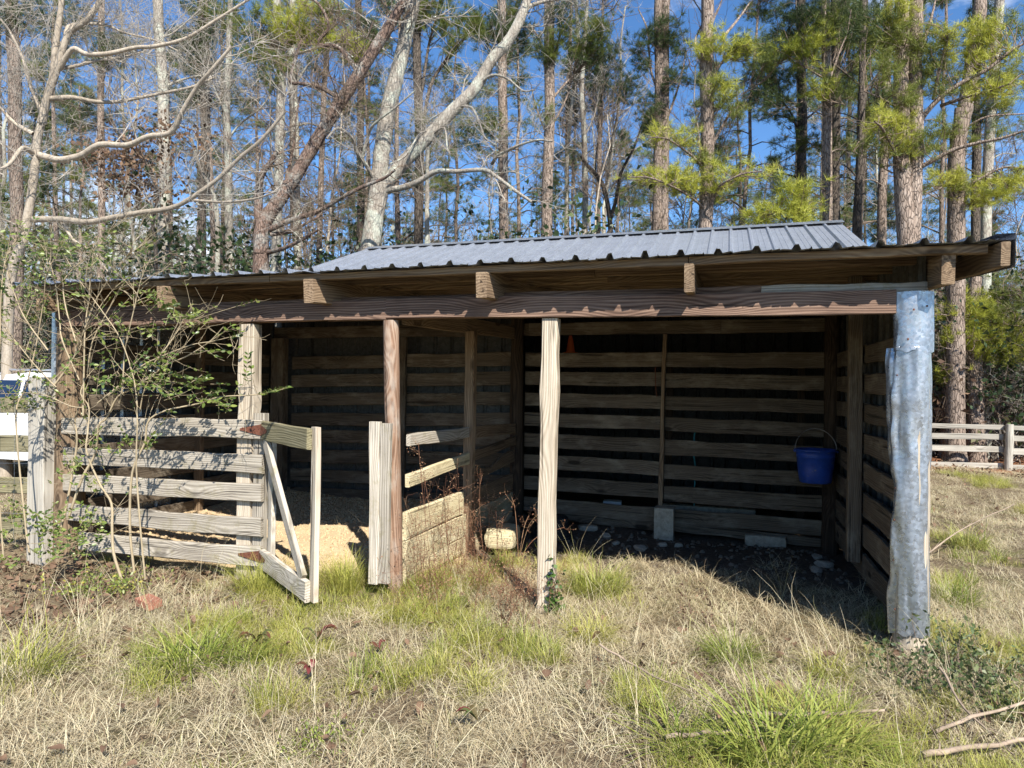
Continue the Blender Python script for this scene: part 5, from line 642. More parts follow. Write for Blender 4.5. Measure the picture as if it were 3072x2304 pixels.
LAB = dict(
 near_hardwood=('bare_hardwood_tree', 'large bare smooth-barked hardwood with long horizontal limbs beside the left fence'),
 poplar=('bare_hardwood_tree', 'straight pale leafless trunk left of the forked dark tree'),
 dead_leaf_oak=('oak_tree', 'thin crooked oak still holding dark brown dead leaves on the left'),
 thin_brown_pine=('pine_tree', 'thin reddish-brown straight pine behind the large bare hardwood'),
 left_edge_pine=('pine_tree', 'thick brown pine trunk nearest the left edge of the photo'),
 forked_cherry=('leaning_tree', 'dark reddish-barked tree leaning right from a low broken fork behind the shed'),
 leaning_lichen_tree=('lichen_tree', 'twin-stemmed lichen-spotted tree whose pale stem leans far right over the roof'),
 dark_pine_fork=('pine_tree', 'dark pine with steep forked branches just behind the leaning pale stem'),
 pine_mid_a=('pine_tree', 'tall thin pine crossed by the upper end of the leaning pale stem'),
 pine_mid_b=('pine_tree', 'pale-trunked pine with upswept branches above the middle of the roof'),
 twin_pine=('pine_tree', 'pair of close pine stems rising left of the low yellow-green boughs'),
 bough_pine=('pine_tree', 'pine with broad flat yellow-green boughs low over the roof'),
 low_young_pine=('young_pine', 'low young yellow-green pine just above the roof ridge'),
 open_pine=('pine_tree', 'open dark pine with thin level branches against blue sky'),
 straight_pine=('pine_tree', 'straight brown pine trunk rising above the right end of the ridge'),
 straight_pine_dark=('pine_tree', 'dark straight pine close beside the brown one above the ridge end'),  # dark-barked neighbour of the brown straight pine
 slim_dark_pine=('pine_tree', 'slim dark pine just left of the big double-trunked pine'),
 big_twin_pine=('pine_tree', 'big double-trunked pine with spreading boughs above the right roof corner'),
 right_leaning_pine=('pine_tree', 'thick pine leaning slightly right, right of the double-trunked pine'),
 right_slim_pine=('pine_tree', 'slim dark pine between the two thick pines at far right'),
 right_pale_pine=('pine_tree', 'pale pine trunk nearest the right edge of the photo'),
 bushy_pine=('bushy_pine', 'bushy bright yellow-green pine right of the metal-clad corner pole'),
 fence_pine_dark=('pine_tree', 'dark furrowed pine trunk behind the rail fence beside the corner pole'),
 fence_sapling=('sapling', 'thin dark leaning sapling behind the rail fence'),
 bright_crown_pine=('pine_tree', 'pale-trunked pine with bright green crown above the forked dark tree'),
 left_green_pine=('pine_tree', 'dark-trunked green pine between the pale straight trunk and the fork'),
 left_slim_a=('pine_tree', 'slim distant pine right of the dark-trunked green pine'),
 left_slim_b=('bare_tree', 'grey leafless trunk just left of the forked dark tree'),
 left_slim_c=('bare_tree', 'pale lichen-grey trunk right of the forked dark tree'),
 left_slim_d=('pine_tree', 'thin brown pine between the forked tree and the leaning pale twin'),
 left_slim_e=('bare_tree', 'small crooked bare tree curving left under the dead oak leaves'),
 slim_f=('pine_tree', 'dim distant pine seen left of the twin lichen-spotted stems'),
 slim_g=('bare_tree', 'short pale trunk right of the dark pine behind the roof'),
 slim_h=('pine_tree', 'distant slender pine right of the pale-trunked middle pine'),
 slim_i=('bare_tree', 'pale slender bare tree with a right-drooping low branch'),
 slim_j=('bare_tree', 'crooked dark bare tree with a low fork above the middle of the ridge'),
 slim_k=('pine_tree', 'pale distant pine left of the crooked dark fork'),
 slim_l=('pine_tree', 'thin distant pine just behind the crooked dark fork'),
 slim_m=('bare_tree', 'very thin pale bare tree between two mid-roof pines'),
 slim_n=('pine_tree', 'thin dark pine stem right of the dark straight pine'),
 slim_o=('pine_tree', 'brown pine stem behind the left of the double-trunked pine'))
def build_tree(T):
    pts0 = T['trunks'][0][0]; base = np.array(pts0[0]); bz = float(ground_z(base[0], base[1]))
    nm, lab = LAB[T['key']]; t = thing(nm, lab, 'tree', (base[0], base[1], bz)); bk = BARK[T['bark']]; bare = T['kind'] == 'bare'
    tw = MB(); allp = []
    for k, (P, ra, rb) in enumerate(T['trunks']):
        P = [np.array(p) for p in P]; b = MB()
        if P[0][2] > bz+.2 and (k == 0 or not bare): d = unit(P[0]-P[1]); P.insert(0, np.array([P[0][0]+d[0]*.1, P[0][1]+d[1]*.1, bz-.2]))
        top = P[-1]; d = unit(P[-1]-P[-2]); ext = 5 if not bare else 3.5
        if top[2] > 9: P += [top+d*ext*.5, top+d*ext]; 
        S = spline(P, 5); n = len(S); u = np.linspace(0, 1, n); R = ra*(1-u)+rb*u
        if top[2] > 9: R = R*np.where(u > .75, 1-(u-.75)*3, 1)
        R = R*(1+.35*np.exp(-(S[:, 2]-bz)/.35)*(k == 0))
        b.tube(S, R, 12, 0, False, .035); b.build('trunk', bk, t); allp.append(S)
        if bare: twigs(tw, S[n//3:], ra*.09, 2, 16, 1.4)
        elif top[2] > 9:
            ee = []; q = MB(); twigs(tw, S[int(n*.83):], .02, 1, 16, 1.6, 0, .2, ee)
            tufts(tw, [e[0] for e in ee], [e[1] for e in ee], 2, 24)
    for P, r in T['limbs']:
        S = spline(P, 4); n = len(S); b = MB(); b.tube(S, np.linspace(r, r*.4, n), 7, 0, False, .05); b.build('limb', bk, t); allp.append(S)
        if bare: twigs(tw, S, max(.0035, r*.18), 2, 10, .85)
        else: twigs(tw, S[n//3:], .006, 1, 4, .5, 0, .1)
    A = np.concatenate(allp)
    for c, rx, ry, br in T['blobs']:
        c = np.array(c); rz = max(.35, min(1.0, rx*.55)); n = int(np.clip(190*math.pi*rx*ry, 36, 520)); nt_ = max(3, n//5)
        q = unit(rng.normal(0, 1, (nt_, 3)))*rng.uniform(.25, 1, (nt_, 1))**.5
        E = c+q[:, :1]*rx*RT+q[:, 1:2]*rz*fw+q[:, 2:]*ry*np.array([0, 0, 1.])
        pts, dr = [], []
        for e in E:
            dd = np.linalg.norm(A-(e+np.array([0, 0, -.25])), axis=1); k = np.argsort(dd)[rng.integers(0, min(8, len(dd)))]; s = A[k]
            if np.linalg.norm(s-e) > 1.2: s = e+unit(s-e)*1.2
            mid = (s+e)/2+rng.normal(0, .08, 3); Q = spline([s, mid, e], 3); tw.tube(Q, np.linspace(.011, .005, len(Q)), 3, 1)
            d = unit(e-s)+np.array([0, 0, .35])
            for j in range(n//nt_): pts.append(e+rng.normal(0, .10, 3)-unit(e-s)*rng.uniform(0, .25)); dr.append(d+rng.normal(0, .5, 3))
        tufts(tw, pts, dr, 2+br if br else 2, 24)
    if T['key'] == 'dead_leaf_oak':
        pp = []
        for S in allp[1:]:
            for _ in range(560): p = S[rng.integers(0, len(S))]; pp.append(p+rng.normal(0, 1, 3)*np.array([.35, .35, .26]))
        b = MB(); leafquads(b, pp, .11, 0, .8, .6); b.build('dead_leaves', DEADLEAF, t)
    if tw.V:
        nmc = 'twigs' if bare else 'crown'
        o = tw.build(nmc, [TWIG if T['bark'] in ('smooth', 'lichen') else TWIG_D, TWIG_D]+NEED, t); o['kind'] = 'stuff'
for T in TREES: build_tree(T)

# generic woodland trees: variants, then copied one by one
def gen_pine(seed, H, r, c0, dens):
    global rng; keep = rng; rng = np.random.default_rng(seed); tr, cr = MB(), MB(); n = 14; z = np.linspace(-.3, H, n)
    S = np.stack([np.cumsum(rng.normal(0, .05, n)), np.cumsum(rng.normal(0, .05, n)), z], -1); S -= [*S[1][:2], 0]; tr.tube(S, np.linspace(r, r*.25, n)*(1+.3*np.exp(-np.maximum(z, 0)/.3)), 9, 0, False, .04)
    for k in range(int(8+H*.5)):      # dead snags below the crown
        zz = rng.uniform(1.5, c0+1); p = np.array([np.interp(zz, z, S[:, 0]), np.interp(zz, z, S[:, 1]), zz]); a = rng.uniform(0, 6.28); L = rng.uniform(.4, 1.6); d = np.array([math.cos(a), math.sin(a), rng.uniform(-.2, .3)])
        cr.tube([p, p+d*L*.5+[0, 0, .03], p+d*L], [.014, .010, .004], 3, 1)
    pts, dr = [], []
    for k in range(dens):
        u = rng.uniform(0, 1)**.9; zz = c0+(H-c0)*u; p = np.array([np.interp(zz, z, S[:, 0]), np.interp(zz, z, S[:, 1]), zz]); a = rng.uniform(0, 6.28); L = (2.6*(1-u)+.6)*rng.uniform(.5, 1.1); el = rng.uniform(-.05, .75)
        d = np.array([math.cos(a)*math.cos(el), math.sin(a)*math.cos(el), math.sin(el)]); Q = np.stack([p+d*L*f+np.array([0, 0, -.25*L*f*f+.1*math.sin(f*5)]) for f in np.linspace(0, 1, 5)]); cr.tube(Q, np.linspace(.03*(1-u*.6), .006, 5), 4, 1)
        for j in range(rng.integers(8, 17)):
            f = rng.uniform(.4, 1); q = p+d*L*f+np.array([0, 0, -.25*L*f*f]); off = rng.normal(0, .28*L*.5, 3); off[2] = abs(off[2])*.5; e = q+off; cr.tube([q, (q+e)/2+rng.normal(0, .04, 3), e], [.007, .006, .004], 3, 1)
            for _ in range(3): pts.append(e+rng.normal(0, .09, 3)); dr.append(unit(off)+d*.5+[0, 0, .3])
    k = len(pts)//2; tufts(cr, pts[:k], dr[:k], 2, 20, .2, .008); tufts(cr, pts[k:], dr[k:], 3, 20, .2, .008)
    rng = keep; return tr.mesh('pine_trunk'), cr.mesh('pine_crown')
def gen_bare(seed, H, r, nl):
    global rng; keep = rng; rng = np.random.default_rng(seed); tr, cr = MB(), MB(); n = 12; z = np.linspace(-.3, H, n)
    S = np.stack([np.cumsum(rng.normal(0, .13, n)), np.cumsum(rng.normal(0, .13, n)), z], -1); S -= [*S[1][:2], 0]; tr.tube(S, np.linspace(r, r*.2, n)*(1+.3*np.exp(-np.maximum(z, 0)/.3)), 8, 0, False, .04)
    for k in range(nl):
        u = rng.uniform(.22, 1); zz = H*u; p = np.array([np.interp(zz, z, S[:, 0]), np.interp(zz, z, S[:, 1]), zz]); a = rng.uniform(0, 6.28); L = rng.uniform(1., 2.8)*(1.2-u*.6); el = rng.uniform(.2, 1.1)
        d = np.array([math.cos(a)*math.cos(el), math.sin(a)*math.cos(el), math.sin(el)]); f = np.linspace(0, 1, 6)[:, None]; Q = p+d*L*f+np.cumsum(rng.normal(0, .07*L/2, (6, 3)), 0)*(f > 0)+np.array([0, 0, .25*L])*f*f
        cr.tube(Q, np.linspace(r*.35*(1.1-u*.7), .006, 6), 4, 1); twigs(cr, Q, .009, 2, 5, .8, 1)
    rng = keep; return tr.mesh('bare_trunk'), cr.mesh('bare_twigs')
PV = [gen_pine(101, 17, .13, 5.5, 34), gen_pine(102, 19, .15, 8, 34), gen_pine(103, 15, .10, 3.2, 34), gen_pine(104, 18, .12, 10, 30), gen_pine(105, 9, .07, 1.4, 32)]
BV = [gen_bare(201, 13, .085, 24), gen_bare(202, 10, .06, 22), gen_bare(203, 15, .11, 26), gen_bare(204, 7, .04, 18)]
for i, (a, b_) in enumerate(PV):
    a.materials.append(BARK['pine' if i % 2 == 0 else 'dark'])
    for m_ in [TWIG, TWIG_D]+NEED: b_.materials.append(m_)
for i, (a, b_) in enumerate(BV):
    a.materials.append(BARK['lichen' if i % 2 == 0 else 'smooth'])
    for m_ in [TWIG, TWIG if i % 2 == 0 else TWIG_D]: b_.materials.append(m_)
def plant(var, x, y, s, rz, nm, lab, grp):
    t = thing(nm, lab, 'tree', (x, y, float(ground_z(x, y))-.05), grp); t.rotation_euler = (rng.normal(0, .02), rng.normal(0, .02), rz); t.scale = (s, s, s)
    for part_, me in zip(('trunk', 'crown'), var):
        o = bpy.data.objects.new(part_ if nm.startswith('pine') or part_ == 'trunk' else 'twigs', me); C.objects.link(o); o.parent = t
        if part_ == 'crown': o['kind'] = 'stuff'
GD = {20: 'nearest row just behind the shed', 26: 'middle rows behind the shed', 36: 'farthest rows that fade into the woods'}
G1 = ('pine_tree', 'slender woodland pine standing among the trees behind the shed', 'woodland pines behind the shed')
G2 = ('bare_tree', 'slender leafless tree standing in the woods behind the shed', 'leafless trees behind the shed')
def at_cam(lat, D): p = CAM+RT*lat*D+fw*D; return p[0], p[1]
cnt = 0
for D0, D1, n in ((16.5, 20, 8), (20, 26, 26), (26, 36, 44)):
    for k in range(n):
        D = rng.uniform(D0, D1); lat = -.80+1.60*((k+rng.uniform(.1, .9))/n); x, y = at_cam(lat, D)
        if y < 9: continue
        if rng.uniform() < .48: plant(PV[rng.choice([0, 2, 2, 4, 4, 1, 3]) if D > 20 else rng.choice([2, 4, 0])], x, y, rng.uniform(.85, 1.15), rng.uniform(0, 6.28), 'pine_tree', 'slender woodland pine in the '+GD[D1], G1[2])
        else: plant(BV[rng.choice([0, 1, 1, 3, 3, 2])], x, y, rng.uniform(.8, 1.15), rng.uniform(0, 6.28), 'bare_tree', 'slender leafless tree in the '+GD[D1], G2[2])

# ------------------------------------------------------------------ scattering (what nobody could count)
def scatter(name, protos, P, Rv, S, label=None):
    """protos: meshes; one modifier instances them on the points"""
    col = bpy.data.collections.new(name+'_sources')
    for i, me in enumerate(protos): col.objects.link(bpy.data.objects.new(name+'_source', me))
    P = np.asarray(P, np.float32); n = len(P); me = bpy.data.meshes.new(name); me.vertices.add(n); me.vertices.foreach_set('co', P.ravel())
    for an, ty, d in (('rot', 'FLOAT_VECTOR', Rv), ('scl', 'FLOAT', S)):
        a = me.attributes.new(an, ty, 'POINT'); a.data.foreach_set('vector' if ty == 'FLOAT_VECTOR' else 'value', np.asarray(d, np.float32).ravel())
    a = me.attributes.new('idx', 'INT', 'POINT'); a.data.foreach_set('value', rng.integers(0, len(protos), n).astype(np.int32))
    o = bpy.data.objects.new(name, me); C.objects.link(o); tag(o, label, None, None, 'stuff')
    g = bpy.data.node_groups.new(name+'_nodes', 'GeometryNodeTree'); g.interface.new_socket('Geometry', in_out='INPUT', socket_type='NodeSocketGeometry'); g.interface.new_socket('Geometry', in_out='OUTPUT', socket_type='NodeSocketGeometry')
    gi = g.nodes.new('NodeGroupInput'); go = g.nodes.new('NodeGroupOutput'); ip = g.nodes.new('GeometryNodeInstanceOnPoints'); ci = g.nodes.new('GeometryNodeCollectionInfo')
    ci.inputs['Collection'].default_value = col; ci.inputs['Separate Children'].default_value = True; ci.inputs['Reset Children'].default_value = True; ip.inputs['Pick Instance'].default_value = True
    def na(nm, ty): q = g.nodes.new('GeometryNodeInputNamedAttribute'); q.data_type = ty; q.inputs['Name'].default_value = nm; return q.outputs[0]
    l = g.links.new; l(gi.outputs[0], ip.inputs['Points']); l(ci.outputs[0], ip.inputs['Instance']); l(na('idx', 'INT'), ip.inputs['Instance Index']); l(na('rot', 'FLOAT_VECTOR'), ip.inputs['Rotation']); l(na('scl', 'FLOAT'), ip.inputs['Scale']); l(ip.outputs[0], go.inputs[0])
    o.modifiers.new('scatter', 'NODES').node_group = g; return o
def blades(nb, spread, lo, hi, w, tilt, curl, seg=3, m=STRAW, nm='blades', flop=0., cen=1.):
    k = seg+1; a = rng.uniform(0, 6.28, nb); rr = spread*np.sqrt(rng.uniform(0, 1, nb)); base = np.stack([rr*np.cos(a), rr*np.sin(a), np.zeros(nb)-.01], -1)
    az = np.where(rng.uniform(0, 1, nb) < cen, a+rng.normal(0, .7, nb), rng.uniform(0, 6.28, nb)); L = rng.uniform(lo, hi, nb); t0 = np.abs(rng.normal(tilt, .28, nb)); cv = curl*rng.uniform(.3, 1.6, nb)+flop*(rng.uniform(0, 1, nb) < .4)
    side = np.stack([-np.sin(az), np.cos(az), np.zeros(nb)], -1)*rng.choice([-1, 1], nb)[:, None]; p = base; V = []; kink = rng.normal(0, .9, nb)
    for s in range(k):
        f = s/seg; wd = w*rng.uniform(.7, 1.3, nb)*(1-.85*f**1.5); V.append(p-side*wd[:, None]/2); V.append(p+side*wd[:, None]/2)
        th = t0+cv*f; az2 = az+kink*f; d = np.stack([np.sin(th)*np.cos(az2), np.sin(th)*np.sin(az2), np.cos(th)], -1); p = p+d*(L/seg)[:, None]
        p[:, 2] = np.maximum(p[:, 2], -.005+.02*rng.uniform(0, 1, nb))
    V = np.stack(V, 1).reshape(-1, 3); q = np.arange(nb)[:, None]*2*k+np.arange(seg)[None]*2
    F = np.stack([q, q+1, q+3, q+2], -1).reshape(-1, 4); b = MB(); b.add(V, F); me = b.mesh(nm); me.materials.append(m); return me
dry = [blades(84, .15, .10, .24, .0032, 1.0, 1.2, 5, STRAW, 'dry_blades', 1.0, .25) for _ in range(4)]+[blades(60, .13, .10, .22, .003, .7, 1.3, 5, STRAW, 'dry_blades', 1.0, .3) for _ in range(3)]
grn = [blades(70, .07, .12, .30, .0042, .45, 1.2, 4, GREEN, 'green_blades', .3) for _ in range(3)]; trf = [blades(80, .10, .07, .17, .0026, .5, 1.2, 3, TURF, 'turf_blades', .4, .6) for _ in range(3)]
def field(n, x0, x1, y0, y1): return np.stack([rng.uniform(x0, x1, n), rng.uniform(y0, y1, n)], -1)
def put(XY, tilt=.12): n = len(XY); P = np.column_stack([XY, ground_z(XY[:, 0], XY[:, 1])]); R = np.column_stack([rng.normal(0, tilt, (n, 2)), rng.uniform(0, 6.28, n)]); return P, R
def covered(X, Y, e=0):
    """share of grass growing at a spot: none on the stall floors, under the walls or on the leaf litter"""
    nz = vnoise(X*1.3, Y*1.3, 55)-.5
    inside = (X > -7.1) & (X < .1) & (Y > .0)
    g = np.where(inside, np.where(X < -3.5, ss(.25, -.05, Y+.5*nz), ss(1.7, .5, Y+.8*nz+.25*np.abs(X+1.6)-.2)), 1.)
    g = g*np.where((X > -7.2) & (X < .2) & (Y > 3), 0, 1); g = g*(1-.93*ss(-5.0, -5.7, X+.9*nz)*ss(-1.9, -1.1, Y+.5*nz)*ss(.3, 0, Y))
    return g
greenness = lambda X, Y: ss(.56, .72, .55*vnoise(X*.9+3, Y*.9, 61)+.45*vnoise(X*2.7, Y*2.7+9, 62)+.16*np.exp(-((X+4.3)**2/.5+(Y+.1)**2/.16))+.2*np.exp(-((X+2.0)**2/.3+(Y-.55)**2/.2)))
XY = np.concatenate([field(6200, -9, 4.5, -3.6, 1.8), field(5200, .15, 14, -.6, 12.5), field(1500, -16, -7.2, -3, 8)])
m_ = view_ok(np.column_stack([XY, 0*XY[:, 0]])) & (rng.uniform(0, 1, len(XY)) < covered(XY[:, 0], XY[:, 1])); XY = XY[m_]
gr = greenness(XY[:, 0], XY[:, 1]); isg = rng.uniform(0, 1, len(XY)) < gr*.72
P, R = put(XY[~isg]); scatter('dry_grass', dry, P, R, rng.uniform(.6, 1.15, len(P)))
A = XY[isg]; hlf = rng.uniform(0, 1, len(A)) < .3
P, R = put(A[hlf]); scatter('green_grass', grn, P, R, rng.uniform(.5, 1.0, len(P))); P, R = put(np.concatenate([A[~hlf], A[~hlf]+rng.normal(0, .08, A[~hlf].shape)])); scatter('fine_turf', trf, P, R, rng.uniform(.7, 1.3, len(P)))
# single tufts big enough to pick out
def tuft(x, y, rad, lo, hi, nb, w, m, lab, tilt=.5, curl=1.3):
    me = blades(nb, rad, lo, hi, w, tilt, curl, 5, m, 'grass_tuft', .2, .9); o = link('grass_tuft', me, m, None, Matrix.Translation((x, y, float(ground_z(x, y))))); tag(o, lab, 'grass tuft', 'single grass tufts')
tuft(-1.09, -.42, .11, .16, .34, 420, .0036, GREEN, 'rounded green tuft in dry grass before the shadow of the right wall', .55, 1.5)
tuft(-1.98, -.38, .12, .14, .32, 420, .0034, TURF, 'yellow-green tuft right of the ivy-grown post', .6, 1.3)
tuft(-4.62, -.32, .16, .2, .42, 520, .0036, TURF, 'yellow-green tuft at the hinge end of the open gate', .4, 1.1)
tuft(-3.98, -.10, .13, .2, .42, 480, .0036, TURF, 'tall yellow-green tuft in the gateway', .35, .9)
tuft(-4.1, -1.6, .17, .18, .42, 330, .0075, GREEN, 'broad-bladed green clump in the left foreground', .7, 1.2)
tuft(-3.85, -1.45, .10, .15, .35, 180, .0075, GREEN, 'smaller broad-bladed clump beside the red dock leaves', .7, 1.2)
tuft(-4.9, -2.0, .16, .2, .5, 300, .005, TURF, 'pale yellow arching clump at the left edge', .7, 1.0)
tuft(-.92, -1.62, .15, .25, .55, 230, .010, GREEN, 'long strappy green clump at the bottom right', .6, 1.3)
tuft(-.68, -1.50, .10, .25, .5, 130, .010, GREEN, 'strappy clump just right of the long green one', .6, 1.3)
tuft(-1.32, -1.58, .09, .2, .45, 90, .009, GREEN, 'thin strappy clump left of the long green one', .8, 1.2)
tuft(-.55, -.52, .09, .12, .26, 260, .0034, TURF, 'small green tuft near the foot of the metal-clad pole', .6, 1.3)
tuft(-2.1, .62, .2, .18, .40, 420, .005, GREEN, 'bright green patch behind the ivy-grown post', .5, 1.1)
tuft(.55, 1.2, .14, .15, .35, 300, .005, GREEN, 'green tuft in the right field beside the shed wall', .5, 1.1); tuft(1.3, 3.4, .16, .15, .35, 300, .006, GREEN, 'green tuft farther back in the right field', .5, 1.1)
# longer straw stalks
st = [blades(9, .06, .35, .75, .003, .5, .7, 5, STRAW, 'long_stalks', .3, .3) for _ in range(3)]; XY = np.concatenate([field(170, -8, 3, -2.6, 1.2), field(60, -6.2, -4.6, -2.2, -.6), field(80, .3, 8, 0, 9)]); XY = XY[rng.uniform(0, 1, len(XY)) < covered(XY[:, 0], XY[:, 1])+.25]
P, R = put(XY, .2); scatter('long_straw_stalks', st, P, R, rng.uniform(.5, 1., len(P)))
# gravel in the left stall, crumbs on the right floor
gm = []
GRAVM = flat('sandy_gravel', (.44,.33,.20), .95, .35, 9, 0, .2, (.54,.43,.29))
for s in range(4): q = rock_mesh('gravel', 50+s, 6); q.materials.append(GRAVM); gm.append(q)
XY = np.concatenate([field(2600, -6.9, -3.6, .2, 3.0), field(2200, -6.6, -3.7, 1.75, 3.0)]); P, R = put(XY, 1.5); scatter('gravel', gm, P, R, rng.uniform(.006, .026, len(P)))
XY = field(420, -3.4, -.1, 1.5, 3.0); P, R = put(XY, 1.5); dm = []
DIRTSTONE = flat('dirty_grey_stone', (.13,.105,.08), .95, .4, 14, 0, .2, (.22,.18,.14))
for s in range(4): q = rock_mesh('dirt_clod', 70+s, 6); q.materials.append(DIRTSTONE); dm.append(q)
scatter('dirt_clods', dm, P, R, rng.uniform(.008, .036, len(P)))
# fallen leaves
lm = []
for s in range(4):
    b = MB(); n = 5; u = np.linspace(0, 1, n); w = .03*np.sin(np.pi*np.clip(u*.9+.06, 0, 1))*rng.uniform(.8, 1.3); cz = .02*np.sin(u*3+s)+rng.uniform(0, .01, n); fold = rng.uniform(.2, .7)
    V = np.concatenate([np.stack([u*.09-.045, -w, cz+w*fold], -1), np.stack([u*.09-.045, 0*w, cz], -1), np.stack([u*.09-.045, w, cz+w*fold*1.2], -1)]); i = np.arange(n-1); b.add(V, np.concatenate([np.stack([i, i+1, i+n+1, i+n], -1), np.stack([i+n, i+n+1, i+2*n+1, i+2*n], -1)])); q = b.mesh('dead_leaf'); q.materials.append(DEADLEAF); lm.append(q)
XY = np.concatenate([field(1500, -8, -4.7, -1.9, 0), field(230, -5, 2.5, -3, 0), field(400, .3, 9, 0, 11), field(1400, 1, 12, 10, 14), field(800, -14, -7.2, -2, 6)]); P, R = put(XY, .5); P[:, 2] += np.where(XY[:, 0] > -4.7, .06, .012); scatter('fallen_leaves', lm, P, R, rng.uniform(.3, .8, len(P)))

# ------------------------------------------------------------------ shrubs, weeds, sticks
def privet():
    t = thing('privet_shrub', 'sprawling half-bare privet shrub with small green and yellow leaves over the left fence', 'shrub', (-5.6, -.5, -.1)); sm, lv = MB(), MB(); LP, LD = [], []
    def add_leaves(Q, gap=.03, size=.036, p=.9):
        L = np.linalg.norm(np.diff(Q, axis=0), axis=1).sum(); n = max(2, int(L/gap))
        for f in np.linspace(.15, 1, n):
            if rng.uniform() > p: continue
            i = min(int(f*(len(Q)-1)), len(Q)-2); g = f*(len(Q)-1)-i; q = Q[i]+(Q[i+1]-Q[i])*g; T = unit(Q[i+1]-Q[i]); s = unit(np.cross(T, [0, .3, 1])+rng.normal(0, .25, 3))
            for k in (-1, 1): LP.append(q); LD.append(unit(T*.7+s*k+[0, 0, .15])*size*rng.uniform(.7, 1.2))
    for P, r in STEMS:
        P = np.array(P); P[:, 1] += np.cumsum(rng.normal(0, .03, len(P))); S = spline(P, 4); n = len(S); sm.tube(S, np.linspace(r, r*.35, n), 5, 0)
        for k in range(int(10+6*rng.uniform())):      # side shoots
            i = rng.integers(n//4, n-1); T = unit(S[min(i+1, n-1)]-S[i-1]); d = unit(T*.7+rng.normal(0, .6, 3)+[.1, 0, .25]); L = rng.uniform(.12, .45); f = np.linspace(0, 1, 5)[:, None]; Q = S[i]+d*L*f+rng.normal(0, .05, 3)*f*f; sm.tube(Q, np.linspace(.0032, .0014, 5), 3, 0)
            if rng.uniform() < .45: add_leaves(Q[2:], .035, .042, .7)
            for j in range(2): 
                q = Q[rng.integers(1, 5)]; d2 = unit(d+rng.normal(0, .8, 3)); l2 = rng.uniform(.05, .2); sm.tube([q, q+d2*l2*.5, q+d2*l2+[0, 0, .02]], [.0018, .0015, .001], 3, 0)
    for c, rx, ry, rz, n in CLOUDS:
        k = n//6+1; E = np.array(c)+unit(rng.normal(0, 1, (k, 3)))*rng.uniform(.1, 1, (k, 1))**.6*np.array([rx, ry, rz])
        for e in E: d = unit(rng.normal(0, .8, 3)+[.35, 0, .45]); L = rng.uniform(.12, .26); f = np.linspace(0, 1, 5)[:, None]; Q = e-d*L*.5+d*L*f+rng.normal(0, .03, 3)*f*f; sm.tube(Q, np.linspace(.0026, .0012, 5), 3, 0); add_leaves(Q, .034, .039, .75)
    for a, b_ in SPRAYS: Q = np.linspace(a, b_, 6); sm.tube(Q, np.full(6, .0018), 3, 0); add_leaves(Q, .024, .052, 1)
    LP_, LD_ = np.array(LP), np.array(LD); k = len(LP_); ln = np.linalg.norm(LD_, axis=1, keepdims=True); S = unit(np.cross(LD_, rng.normal(0, .5, (k, 3))+[.3, -.6, .7])); nr = unit(np.cross(S, LD_))
    V = np.stack([LP_, LP_+LD_*.35+S*ln*.27+nr*ln*.05, LP_+LD_*.75+S*ln*.2+nr*ln*.04, LP_+LD_*1.02, LP_+LD_*.75-S*ln*.2+nr*ln*.04, LP_+LD_*.35-S*ln*.27+nr*ln*.05], 1).reshape(-1, 3); q = np.arange(k)[:, None]*6
    lv.add(V, np.concatenate([q+np.array([0, 1, 2, 3]), q+np.array([0, 3, 4, 5])])); sm.build('stems', STEMM, t); lv.build('leaves', PRIVET, t)['kind'] = 'stuff'
privet()
